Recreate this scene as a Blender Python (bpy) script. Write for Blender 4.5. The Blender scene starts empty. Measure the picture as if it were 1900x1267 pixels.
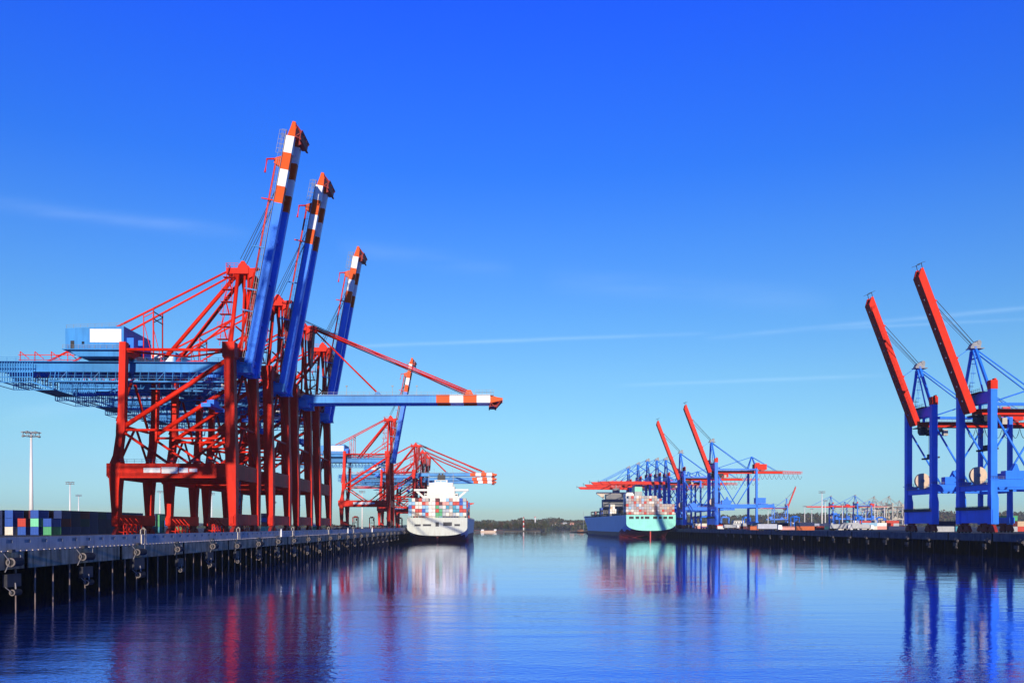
import bpy, math, random
from mathutils import Vector, Matrix, Quaternion

# ------------------------------------------------------------------ camera, world, sun
S = bpy.context.scene
COL = S.collection
R = math.radians
HC = 12.0                                   # eye height above the water
cam_d = bpy.data.cameras.new("camera")
cam_d.sensor_width = 36.0
cam_d.lens = 30.0
cam_d.shift_y = 0.1797
cam_d.clip_start = 0.5
cam_d.clip_end = 30000.0
cam = bpy.data.objects.new("camera", cam_d)
COL.objects.link(cam)
cam.location = (0, 0, HC)
cam.rotation_euler = (R(90), 0, 0)
S.camera = cam
S.render.resolution_x, S.render.resolution_y = 1024, 682
S.view_settings.view_transform = 'Standard'
S.view_settings.look = 'None'
S.view_settings.exposure = 0.0
S.view_settings.gamma = 1.0

SUN_EL = 10.0
sun_vec = Vector((0.045, -1.0, math.tan(R(SUN_EL)))).normalized()      # towards the sun
sun_d = bpy.data.lights.new("sun", 'SUN')
sun_d.energy = 4.8
sun_d.angle = R(0.5)
sun_d.color = (1.0, 0.89, 0.75)
sun = bpy.data.objects.new("sun", sun_d)
COL.objects.link(sun)
sun.rotation_euler = (-sun_vec).to_track_quat('-Z', 'Y').to_euler()
sun.location = sun_vec * 300

W = bpy.data.worlds.new("World")
S.world = W
W.use_nodes = True
wn, wl = W.node_tree.nodes, W.node_tree.links
wn.clear()


def wnode(kind, **kw):
    n = wn.new(kind)
    for k, v in kw.items():
        setattr(n, k, v)
    return n


def wmath(op, a, b=None, c=None):
    n = wnode('ShaderNodeMath', operation=op)
    for i, v in enumerate((a, b, c)):
        if v is None:
            continue
        if isinstance(v, (int, float)):
            n.inputs[i].default_value = v
        else:
            wl.new(v, n.inputs[i])
    return n.outputs[0]


sky = wnode('ShaderNodeTexSky', sky_type='NISHITA', sun_disc=False)
sky.sun_elevation = R(SUN_EL)
sky.sun_rotation = math.atan2(sun_vec.x, sun_vec.y)
sky.altitude = 10
sky.air_density, sky.dust_density, sky.ozone_density = 1.0, 0.3, 2.0
tc = wnode('ShaderNodeTexCoord')
sep = wnode('ShaderNodeSeparateXYZ')
wl.new(tc.outputs['Generated'], sep.inputs[0])
# colour of the air by height above the horizon (multiplies the physical sky)
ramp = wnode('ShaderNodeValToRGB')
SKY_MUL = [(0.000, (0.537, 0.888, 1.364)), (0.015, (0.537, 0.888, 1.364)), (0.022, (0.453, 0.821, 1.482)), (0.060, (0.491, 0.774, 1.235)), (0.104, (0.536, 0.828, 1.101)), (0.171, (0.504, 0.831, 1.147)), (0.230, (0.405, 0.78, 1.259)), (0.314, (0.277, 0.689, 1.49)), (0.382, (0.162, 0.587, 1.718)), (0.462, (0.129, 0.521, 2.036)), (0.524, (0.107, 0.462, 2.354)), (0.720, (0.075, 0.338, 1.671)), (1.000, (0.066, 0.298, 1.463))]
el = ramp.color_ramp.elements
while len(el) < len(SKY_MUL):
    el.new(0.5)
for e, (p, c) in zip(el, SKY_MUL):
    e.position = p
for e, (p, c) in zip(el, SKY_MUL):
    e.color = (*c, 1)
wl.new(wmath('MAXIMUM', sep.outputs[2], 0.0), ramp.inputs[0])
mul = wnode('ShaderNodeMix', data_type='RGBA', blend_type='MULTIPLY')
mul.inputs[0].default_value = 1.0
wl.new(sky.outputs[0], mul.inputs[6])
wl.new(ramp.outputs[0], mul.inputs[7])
# thin vapour trails high in the air: lines on the sky plane (direction / forward)
fy = wmath('MAXIMUM', sep.outputs[1], 0.05)
su = wmath('DIVIDE', sep.outputs[0], fy)
sv = wmath('DIVIDE', sep.outputs[2], fy)
comb = wnode('ShaderNodeCombineXYZ')
wl.new(wmath('MULTIPLY', su, 3.0), comb.inputs[0])
wl.new(wmath('MULTIPLY', sv, 22.0), comb.inputs[1])
wnoise = wnode('ShaderNodeTexNoise')
wnoise.inputs['Scale'].default_value = 2.6
wnoise.inputs['Detail'].default_value = 5
wl.new(comb.outputs[0], wnoise.inputs['Vector'])
trail = None
for (x0, y0, x1, y1, wpx, amp) in ((600, 645, 1330, 618, 3.5, .30), (1300, 629, 1960, 566, 4, .34), (1500, 612, 1960, 590, 3, .22),
                                   (-60, 372, 470, 436, 13, .17), (1130, 716, 1660, 696, 3.5, .28), (620, 458, 960, 505, 18, .10),
                                   (0, 775, 300, 735, 14, .16), (1000, 520, 1560, 560, 22, .10)):
    u0, v0, u1, v1 = (x0 - 950) / 1583, (975 - y0) / 1583, (x1 - 950) / 1583, (975 - y1) / 1583
    m = (v1 - v0) / (u1 - u0)
    line = wmath('MULTIPLY_ADD', su, m, v0 - m * u0)
    d = wmath('DIVIDE', wmath('ABSOLUTE', wmath('SUBTRACT', sv, line)), wpx / 1583)
    g = wmath('EXPONENT', wmath('MULTIPLY', wmath('MULTIPLY', d, d), -1.0))
    mid, half = (u0 + u1) / 2, (u1 - u0) / 2
    e = wmath('SUBTRACT', 1.0, wmath('POWER', wmath('MINIMUM', wmath('ABSOLUTE', wmath('DIVIDE', wmath('SUBTRACT', su, mid), half)), 1.0), 4.0))
    g = wmath('MULTIPLY', wmath('MULTIPLY', g, e), amp * .42)
    trail = g if trail is None else wmath('ADD', trail, g)
trail = wmath('MULTIPLY', trail, wmath('MULTIPLY_ADD', wnoise.outputs[0], 1.9, -0.35))
mixt = wnode('ShaderNodeMix', data_type='RGBA', blend_type='MIX')
mixt.clamp_factor = True
wl.new(trail, mixt.inputs[0])
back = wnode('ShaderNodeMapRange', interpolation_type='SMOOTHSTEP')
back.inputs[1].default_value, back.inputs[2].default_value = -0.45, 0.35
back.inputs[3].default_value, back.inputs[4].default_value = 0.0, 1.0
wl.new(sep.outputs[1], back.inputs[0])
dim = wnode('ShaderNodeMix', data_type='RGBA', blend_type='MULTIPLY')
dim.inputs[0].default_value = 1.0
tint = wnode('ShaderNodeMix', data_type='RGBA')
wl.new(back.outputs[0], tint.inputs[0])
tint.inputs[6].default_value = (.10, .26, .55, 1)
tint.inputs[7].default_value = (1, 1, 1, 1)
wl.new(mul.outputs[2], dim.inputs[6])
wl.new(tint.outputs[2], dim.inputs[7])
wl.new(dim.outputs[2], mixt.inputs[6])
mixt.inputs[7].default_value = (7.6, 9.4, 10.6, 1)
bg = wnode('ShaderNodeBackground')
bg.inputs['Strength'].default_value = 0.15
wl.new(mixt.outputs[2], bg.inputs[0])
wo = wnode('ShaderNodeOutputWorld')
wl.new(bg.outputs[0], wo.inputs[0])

rng = random.Random(11)


# ------------------------------------------------------------------ materials
def mat(name, col, rough=0.5, var=0.18, scale=0.25, streak=0.0, streak_col=None, metal=0.0, bump=0.0, bscale=8.0, spec=0.25):
    m = bpy.data.materials.new(name)
    m.use_nodes = True
    nt = m.node_tree
    N, L = nt.nodes, nt.links
    p = N['Principled BSDF']
    p.inputs['Roughness'].default_value = rough
    p.inputs['Metallic'].default_value = metal
    p.inputs['Specular IOR Level'].default_value = spec
    t = N.new('ShaderNodeTexCoord')
    nz = N.new('ShaderNodeTexNoise')
    nz.inputs['Scale'].default_value = scale
    nz.inputs['Detail'].default_value = 6
    L.new(t.outputs['Object'], nz.inputs['Vector'])
    mr = N.new('ShaderNodeMapRange')
    mr.inputs[1].default_value, mr.inputs[2].default_value = 0.3, 0.7
    mr.inputs[3].default_value, mr.inputs[4].default_value = 1 - var, 1 + var
    L.new(nz.outputs[0], mr.inputs[0])
    vm = N.new('ShaderNodeVectorMath')
    vm.operation = 'SCALE'
    vm.inputs[0].default_value = col
    L.new(mr.outputs[0], vm.inputs['Scale'])
    out = vm.outputs[0]
    if streak:
        mp = N.new('ShaderNodeMapping')
        mp.inputs['Scale'].default_value = (1.3, 1.3, 0.09)
        L.new(t.outputs['Object'], mp.inputs[0])
        n2 = N.new('ShaderNodeTexNoise')
        n2.inputs['Scale'].default_value = 1.1
        n2.inputs['Detail'].default_value = 7
        L.new(mp.outputs[0], n2.inputs['Vector'])
        m2 = N.new('ShaderNodeMapRange')
        m2.inputs[1].default_value, m2.inputs[2].default_value = 0.48, 0.72
        m2.inputs[4].default_value = streak
        L.new(n2.outputs[0], m2.inputs[0])
        mx = N.new('ShaderNodeMix')
        mx.data_type = 'RGBA'
        L.new(m2.outputs[0], mx.inputs[0])
        L.new(out, mx.inputs[6])
        mx.inputs[7].default_value = (*(streak_col or tuple(c * .4 for c in col)), 1)
        out = mx.outputs[2]
    L.new(out, p.inputs['Base Color'])
    if bump:
        nb = N.new('ShaderNodeTexNoise')
        nb.inputs['Scale'].default_value = bscale
        nb.inputs['Detail'].default_value = 4
        L.new(t.outputs['Object'], nb.inputs['Vector'])
        b = N.new('ShaderNodeBump')
        b.inputs['Strength'].default_value = bump
        b.inputs['Distance'].default_value = 0.05
        L.new(nb.outputs[0], b.inputs['Height'])
        L.new(b.outputs[0], p.inputs['Normal'])
    return m


M = {}
M['red'] = mat('crane_red', (.74, .022, .005), .55, .22, .14, .50, (.36, .010, .004), spec=.15)
M['orange'] = mat('signal_orange', (.78, .088, .002), .5, .10, .2, .2, (.5, .06, .004), spec=.15)
M['white'] = mat('signal_white', (.82, .82, .80), .45, .06, .2, .25, (.5, .48, .44))
M['sky_blue'] = mat('girder_blue', (.040, .25, .60), .5, .2, .12, .45, (.02, .14, .38))
M['deep_blue'] = M['boom_shade_blue'] = mat('boom_shade_blue', (.018, .215, .86), .45, .2, .10, .40, (.01, .12, .60))  # girder blue with the raised booms' shade put in as deeper blue
M['dark_steel'] = mat('dark_steel', (.035, .036, .045), .6, .3, .5)
M['steel'] = mat('grey_steel', (.30, .31, .32), .5, .2, .5, .2)
M['rope'] = mat('wire_rope', (.05, .05, .06), .6, .1)
M['glass'] = mat('cab_glass', (.02, .03, .04), .08, .1, .5, spec=.8)
M['right_blue'] = mat('tower_blue', (.022, .20, .84), .45, .15, .12, .35, (.012, .13, .6))
M['right_red'] = mat('boom_red', (.68, .028, .008), .55, .12, .15, .35, (.40, .014, .006), spec=.15)
M['bogie_red'] = mat('bogie_red', (.30, .025, .02), .6, .25, .6)
M['reel'] = mat('reel_cream', (.66, .50, .34), .6, .08, .6, .2)
M['beige'] = mat('beige_paint', (.52, .48, .38), .5, .12, .2)
M['concrete'] = mat('quay_concrete', (.64, .57, .45), .85, .14, .5, .45, (.20, .19, .16), bump=.3)
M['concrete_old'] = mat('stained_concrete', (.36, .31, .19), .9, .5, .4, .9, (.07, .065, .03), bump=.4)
M['void'] = mat('shaded_wet_pile', (.004, .004, .0045), .8, .5, .4, .4, (.008, .008, .006), spec=.05)  # wet piling; shade under the deck is put into the near-black
M['pile'] = mat('pale_pile', (.30, .22, .17), .8, .25, .6, .6, (.12, .10, .07))
M['rubber'] = mat('fender_rubber', (.02, .02, .022), .75, .3, .8)
M['tyre_face'] = mat('worn_fender_face', (.20, .17, .15), .8, .3, 1.5)
M['chain'] = mat('galvanised_chain', (.28, .26, .25), .5, .2, 1)
M['asphalt'] = mat('yard_asphalt', (.075, .075, .078), .9, .25, .05, bump=.2)
M['soil'] = mat('bank_soil', (.10, .085, .055), .95, .3, .02)
M['grass'] = mat('bank_green', (.055, .075, .028), .95, .35, .01)
M['ship_white'] = mat('ship_white', (.56, .59, .49), .5, .08, .12, .40, (.38, .30, .20))
M['ship_super'] = mat('superstructure_white', (.74, .73, .67), .5, .04, .3)
M['antifoul'] = mat('boot_top_red', (.16, .018, .022), .6, .25, .3)
M['mint'] = mat('ship_mint', (.26, .74, .56), .5, .08, .12, .35, (.16, .46, .36))
M['mint_shade'] = mat('ship_mint_shade', (.30, .52, .62), .5, .06, .15, .2, (.2, .38, .5))  # same mint hull; shade on its sides is put into the colour
M['black'] = mat('black_paint', (.015, .015, .018), .5, .2)
M['bark'] = mat('bark', (.06, .045, .03), .9, .3, 1.0)
for i, c in enumerate(((.045, .065, .022), (.075, .080, .028), (.10, .075, .028), (.060, .060, .032), (.085, .055, .028))):
    M['leaf%d' % i] = mat('foliage_%s' % ('deep', 'olive', 'ochre', 'dull', 'rust')[i], c, .9, .35, .3, spec=.1)
CC = {'blue': (.03, .10, .42), 'navy': (.010, .022, .085), 'red': (.55, .06, .04), 'maroon': (.10, .016, .022), 'green': (.09, .38, .17),
      'mint': (.22, .72, .42), 'cream': (.76, .70, .58), 'white': (.80, .80, .77), 'grey': (.42, .44, .46), 'orange': (.55, .13, .035),
      'pink': (.72, .33, .27), 'teal': (.06, .30, .40), 'pale blue': (.28, .50, .66), 'tan': (.60, .44, .28), 'brown': (.25, .12, .06), 'dark blue': (.012, .035, .15), 'dark green': (.010, .04, .022), 'dark teal': (.012, .05, .06),
      'beige': (.46, .40, .34), 'dusty pink': (.44, .24, .20), 'stone': (.34, .33, .31)}
for k, c in CC.items():
    M['c_' + k] = mat('container_' + k.replace(' ', '_'), c, .55, .10, .5, .35, tuple(v * .55 for v in c))


# ------------------------------------------------------------------ mesh builder
class MB:
    def __init__(self):
        self.v, self.f, self.m = [], [], []
        self.cur = 0

    def add(self, vs, fs):
        o = len(self.v)
        self.v += [tuple(p) for p in vs]
        self.f += [tuple(o + i for i in f) for f in fs]
        self.m += [self.cur] * len(fs)
        return self

    def mi(self, i):
        self.cur = i
        return self

    def box(self, x0, x1, y0, y1, z0, z1):
        return self.add([(x0, y0, z0), (x1, y0, z0), (x1, y1, z0), (x0, y1, z0), (x0, y0, z1), (x1, y0, z1), (x1, y1, z1), (x0, y1, z1)],
                        [(3, 2, 1, 0), (4, 5, 6, 7), (0, 1, 5, 4), (1, 2, 6, 5), (2, 3, 7, 6), (3, 0, 4, 7)])

    def bar(self, a, b, w, h=None, up=(0, 0, 1)):
        a, b = Vector(a), Vector(b)
        h = w if h is None else h
        d = (b - a).normalized()
        up = Vector(up)
        if abs(d.dot(up)) > .98:
            up = Vector((1, 0, 0)) if abs(d.x) < .9 else Vector((0, 1, 0))
        s = d.cross(up).normalized()
        t = s.cross(d).normalized()
        s, t = s * w / 2, t * h / 2
        vs = [p + q for p in (a, b) for q in (-s - t, s - t, s + t, -s + t)]
        return self.add(vs, [(0, 1, 2, 3), (7, 6, 5, 4), (4, 5, 1, 0), (5, 6, 2, 1), (6, 7, 3, 2), (7, 4, 0, 3)])

    def tube(self, a, b, r, n=8, r2=None):
        return self.path([a, b], r, n, [r, r if r2 is None else r2])

    def path(self, pts, r, n=8, rs=None):
        pts = [Vector(p) for p in pts]
        rs = rs or [r] * len(pts)
        vs, fs = [], []
        for i, p in enumerate(pts):
            d = (pts[min(i + 1, len(pts) - 1)] - pts[max(i - 1, 0)]).normalized()
            up = Vector((0, 0, 1)) if abs(d.z) < .9 else Vector((1, 0, 0))
            s = d.cross(up).normalized()
            t = s.cross(d).normalized()
            for k in range(n):
                a = 2 * math.pi * k / n
                vs.append(p + (s * math.cos(a) + t * math.sin(a)) * rs[i])
        for i in range(len(pts) - 1):
            for k in range(n):
                k2 = (k + 1) % n
                fs.append((i * n + k, i * n + k2, (i + 1) * n + k2, (i + 1) * n + k))
        fs.append(tuple(range(n - 1, -1, -1)))
        q = (len(pts) - 1) * n
        fs.append(tuple(range(q, q + n)))
        return self.add(vs, fs)

    def loft(self, secs):
        """secs: (centre, wx, wy) rectangles stacked up"""
        vs, fs = [], []
        for (c, wx, wy) in secs:
            x, y, z = c
            vs += [(x - wx / 2, y - wy / 2, z), (x + wx / 2, y - wy / 2, z), (x + wx / 2, y + wy / 2, z), (x - wx / 2, y + wy / 2, z)]
        for i in range(len(secs) - 1):
            for k in range(4):
                k2 = (k + 1) % 4
                fs.append((i * 4 + k, i * 4 + k2, i * 4 + 4 + k2, i * 4 + 4 + k))
        fs.append((3, 2, 1, 0))
        q = 4 * (len(secs) - 1)
        fs.append((q, q + 1, q + 2, q + 3))
        return self.add(vs, fs)

    def prism(self, pts, y0, y1):
        """outline in x,z pushed along y"""
        n = len(pts)
        vs = [(x, y0, z) for x, z in pts] + [(x, y1, z) for x, z in pts]
        fs = [tuple(range(n)), tuple(range(2 * n - 1, n - 1, -1))]
        fs += [(i, i + n, (i + 1) % n + n, (i + 1) % n) for i in range(n)]
        return self.add(vs, fs)

    def prism_x(self, pts, x0, x1):
        n = len(pts)
        vs = [(x0, y, z) for y, z in pts] + [(x1, y, z) for y, z in pts]
        fs = [tuple(range(n - 1, -1, -1)), tuple(range(n, 2 * n))]
        fs += [(i, (i + 1) % n, (i + 1) % n + n, i + n) for i in range(n)]
        return self.add(vs, fs)

    def xf(self, mtx, start=0):
        for i in range(start, len(self.v)):
            self.v[i] = tuple(mtx @ Vector(self.v[i]))
        return self

    def rail(self, pts, h=1.1, step=2.2, w=.07):
        """handrail with posts and a knee rail along a path of deck points"""
        pts = [Vector(p) for p in pts]
        up = Vector((0, 0, 1))
        for a, b in zip(pts, pts[1:]):
            for k in (.5, 1.0):
                self.bar(a + up * h * k, b + up * h * k, w)
            n = max(1, int((b - a).length / step))
            for i in range(n + 1):
                p = a.lerp(b, i / n)
                self.bar(p, p + up * h, w)
        return self

    def build(self, name, mats, parent=None, smooth=False):
        me = bpy.data.meshes.new(name)
        me.from_pydata(self.v, [], self.f)
        if not isinstance(mats, (list, tuple)):
            mats = [mats]
        for m in mats:
            me.materials.append(M[m] if isinstance(m, str) else m)
        if len(mats) > 1:
            me.polygons.foreach_set('material_index', self.m)
        if smooth:
            me.polygons.foreach_set('use_smooth', [True] * len(me.polygons))
        me.update()
        o = bpy.data.objects.new(name, me)
        COL.objects.link(o)
        if parent:
            o.parent = parent
        return o


def tag(o, label, cat, group=None):
    o['label'] = label
    o['category'] = cat
    if group:
        o['group'] = group
    return o


def thing(name, label, cat, loc=(0, 0, 0), rz=0, group=None):
    o = bpy.data.objects.new(name, None)
    o.empty_display_size = .5
    COL.objects.link(o)
    o.location = loc
    o.rotation_euler = (0, 0, rz)
    return tag(o, label, cat, group)


def structure(o):
    o['kind'] = 'structure'
    return o


KIDS = {}


def copy_tree(o, parent=None):
    c = o.copy()
    COL.objects.link(c)
    if parent:
        c.parent = parent
    for ch in list(o.children):
        copy_tree(ch, c)
    return c


def place(o, label, loc, rz=0, scale=None, group=None):
    o['label'] = label
    if group:
        o['group'] = group
    o.location = loc
    o.rotation_euler = (0, 0, rz)
    if scale:
        o.scale = (scale,) * 3
    return o


# the two quay lines: lateral distance of the wall face at Y=0 and drift per metre
LX, LD = -65.8, -0.0221
RX, RD = 197.0, -0.0411
LZ, RZ = 8.9, 9.05                           # deck levels
LROT, RROT = 0.0221, 0.0411


def left_at(D, lat, z=LZ):
    """lat = metres inland of the camera axis line, measured like LX"""
    return (lat + LD * D, D, z)


def right_at(D, lat, z=RZ):
    return (lat + RD * D, D, z)


# ------------------------------------------------------------------ water, ground, far land
wm = bpy.data.materials.new('harbour_water')
wm.use_nodes = True
N, L = wm.node_tree.nodes, wm.node_tree.links
p = N['Principled BSDF']
p.inputs['Base Color'].default_value = (.05, .20, .92, 1)
p.inputs['Roughness'].default_value = 0.02
p.inputs['IOR'].default_value = 1.33
p.inputs['Metallic'].default_value = 0.86
p.inputs['Specular Tint'].default_value = (.80, .88, 1, 1)
t = N.new('ShaderNodeTexCoord')


def water_noise(sx, sy, scale, detail, rotz=0.0):
    mp = N.new('ShaderNodeMapping')
    mp.inputs['Scale'].default_value = (sx, sy, 1)
    mp.inputs['Rotation'].default_value = (0, 0, rotz)
    L.new(t.outputs['Object'], mp.inputs[0])
    n = N.new('ShaderNodeTexNoise')
    n.inputs['Scale'].default_value = scale
    n.inputs['Detail'].default_value = detail
    n.inputs['Roughness'].default_value = .55
    L.new(mp.outputs[0], n.inputs['Vector'])
    return n.outputs[0]


def wtr(op, a, b=0.0, c=0.0):
    n = N.new('ShaderNodeMath')
    n.operation = op
    for i, v in enumerate((a, b, c)):
        if isinstance(v, (int, float)):
            n.inputs[i].default_value = v
        else:
            L.new(v, n.inputs[i])
    return n.outputs[0]


swell = water_noise(.22, 1.0, .13, 2, .10)      # long lazy undulation
chop = water_noise(.55, 1.0, .9, 4, -.2)       # hand-high ripples
mid = water_noise(.24, 1.0, .36, 3, -.06)         # metre-long wavelets lying across the view
fine = water_noise(.75, 1.0, 1.7, 3, .3)        # cat's-paws
patch = water_noise(.3, 1.0, .012, 3, .25)     # where the wind touches
mrp = N.new('ShaderNodeMapRange')
mrp.inputs[1].default_value, mrp.inputs[2].default_value = .42, .60
mrp.inputs[3].default_value, mrp.inputs[4].default_value = .25, 1.0
L.new(patch, mrp.inputs[0])
sp = N.new('ShaderNodeSeparateXYZ')
L.new(t.outputs['Object'], sp.inputs[0])
# the near water is ruffled by the breeze, the sheltered basin beyond is smoother
edge = wtr('ADD', sp.outputs[1], wtr('MULTIPLY', wtr('SUBTRACT', swell, .5), 18.0))
mrn = N.new('ShaderNodeMapRange')
mrn.interpolation_type = 'SMOOTHSTEP'
mrn.inputs[1].default_value, mrn.inputs[2].default_value = 135.0, 160.0
mrn.inputs[3].default_value, mrn.inputs[4].default_value = 1.0, .12
L.new(edge, mrn.inputs[0])
mrx = N.new('ShaderNodeMapRange')
mrx.interpolation_type = 'SMOOTHSTEP'
mrx.inputs[1].default_value, mrx.inputs[2].default_value = 24.0, 48.0
mrx.inputs[3].default_value, mrx.inputs[4].default_value = 1.0, .16
L.new(sp.outputs[0], mrx.inputs[0])
amt = wtr('MULTIPLY', mrn.outputs[0], mrx.outputs[0])
ruf = wtr('MULTIPLY', amt, mrp.outputs[0])
h = wtr('MULTIPLY', swell, wtr('MULTIPLY_ADD', amt, .085, .050))
h = wtr('MULTIPLY_ADD', mid, wtr('MULTIPLY_ADD', ruf, .085, wtr('MULTIPLY', mrp.outputs[0], .034)), h)
h = wtr('MULTIPLY_ADD', chop, wtr('MULTIPLY_ADD', ruf, .026, .011), h)
h = wtr('MULTIPLY_ADD', fine, wtr('MULTIPLY_ADD', amt, .034, .0022), h)
b = N.new('ShaderNodeBump')
b.inputs['Strength'].default_value = 1.0
b.inputs['Distance'].default_value = 1.0
L.new(h, b.inputs['Height'])
L.new(b.outputs[0], p.inputs['Normal'])
M['water'] = wm


def sheet(name, pts, z, m):
    mb = MB()
    mb.add([(x, y, z) for x, y in pts], [tuple(range(len(pts)))])
    return structure(mb.build(name, m))


sheet('water', [(-6000, -600), (6000, -600), (6000, 9000), (-6000, 9000)], 0.0, 'water')


def slab(name, pts, z0, z1, m):
    n = len(pts)
    mb = MB()
    mb.add([(x, y, z0) for x, y in pts] + [(x, y, z1) for x, y in pts],
           [tuple(range(n - 1, -1, -1)), tuple(range(n, 2 * n))] + [(i, (i + 1) % n, (i + 1) % n + n, i + n) for i in range(n)])
    return structure(mb.build(name, m))


SET = 0.9                                     # the deck stops just behind the wall's face
slab('quay_ground', [(LX - SET + LD * -400, -400), (LX - SET + LD * 1080, 1080), (-420, 1100), (-2600, 1300), (-2600, -400)], 6.1, LZ - .02, 'asphalt')
slab('yard_ground', [(RX + SET + RD * -300, -300), (2600, -300), (3600, 2300), (420, 2300), (RX + SET + RD * 1330, 1330)], 6.1, RZ - .02, 'asphalt')
# low point of land with the lighthouse, and the far bank
slab('headland_ground', [(-600, 1500), (-190, 1560), (-60, 1700), (60, 1800), (72, 1900), (-60, 2050), (-900, 2100), (-1500, 1600)], -3, 2.2, 'soil')


def ridge(name, x0, x1, y0, depth, hfun, m, nx=60, ny=6):
    mb = MB()
    vs, fs = [], []
    for j in range(ny + 1):
        for i in range(nx + 1):
            x = x0 + (x1 - x0) * i / nx
            k = j / ny
            vs.append((x, y0 + depth * k, -1.5 + (hfun(x) + 1.5) * math.sin(min(1, k * 1.4) * math.pi / 2)))
    for j in range(ny):
        for i in range(nx):
            a = j * (nx + 1) + i
            fs.append((a, a + 1, a + nx + 2, a + nx + 1))
    mb.add(vs, fs)
    return structure(mb.build(name, m, smooth=True))


def hill_h(x):
    q = max(0.0, min(1.0, (x - 450) / 350))
    return 15 + 5 * math.sin(x * .004 + 1.0) + 4 * math.sin(x * .013) + 30 * q * q * (3 - 2 * q)


ridge('hills', -3200, 4200, 2860, 700, hill_h, 'grass', 90)


# ------------------------------------------------------------------ red quay cranes
def bogie(parent, x, y, span, mname, zt, w=1.0, wheels=4):
    """equaliser beams and wheels under one corner, running along y"""
    mb = MB()
    mb.prism_x([(y - span * .30, zt - .05), (y + span * .30, zt - .05), (y + span * .22, zt - 1.0), (y - span * .22, zt - 1.0)], x - w * .45, x + w * .45)
    mb.bar((x, y, zt + .2), (x, y, zt - 1.5), w * .7)
    for s in (-1, 1):
        c = y + s * span * .25
        mb.prism_x([(c - span * .23, .95), (c - span * .10, zt - .95), (c + span * .10, zt - .95), (c + span * .23, .95), (c + span * .23, .5), (c - span * .23, .5)],
                   x - w * .5, x + w * .5)
    o = mb.build('bogie', mname, parent)
    for i in range(wheels):
        c = y - span * .40 + span * .80 * i / (wheels - 1)
        wb = MB()
        wb.tube((x - w * .32, c, .42), (x + w * .32, c, .42), .40, 10)
        wb.build('wheel', 'dark_steel', o)
    return o


def boom_mesh(L, segs, width, depth, y, zoff=0.0):
    mb = MB()
    for (a, b_, mi) in segs:
        mb.mi(mi)
        mb.box(a, b_, y - width / 2, y + width / 2, zoff - depth / 2, zoff + depth / 2)
    return mb


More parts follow.
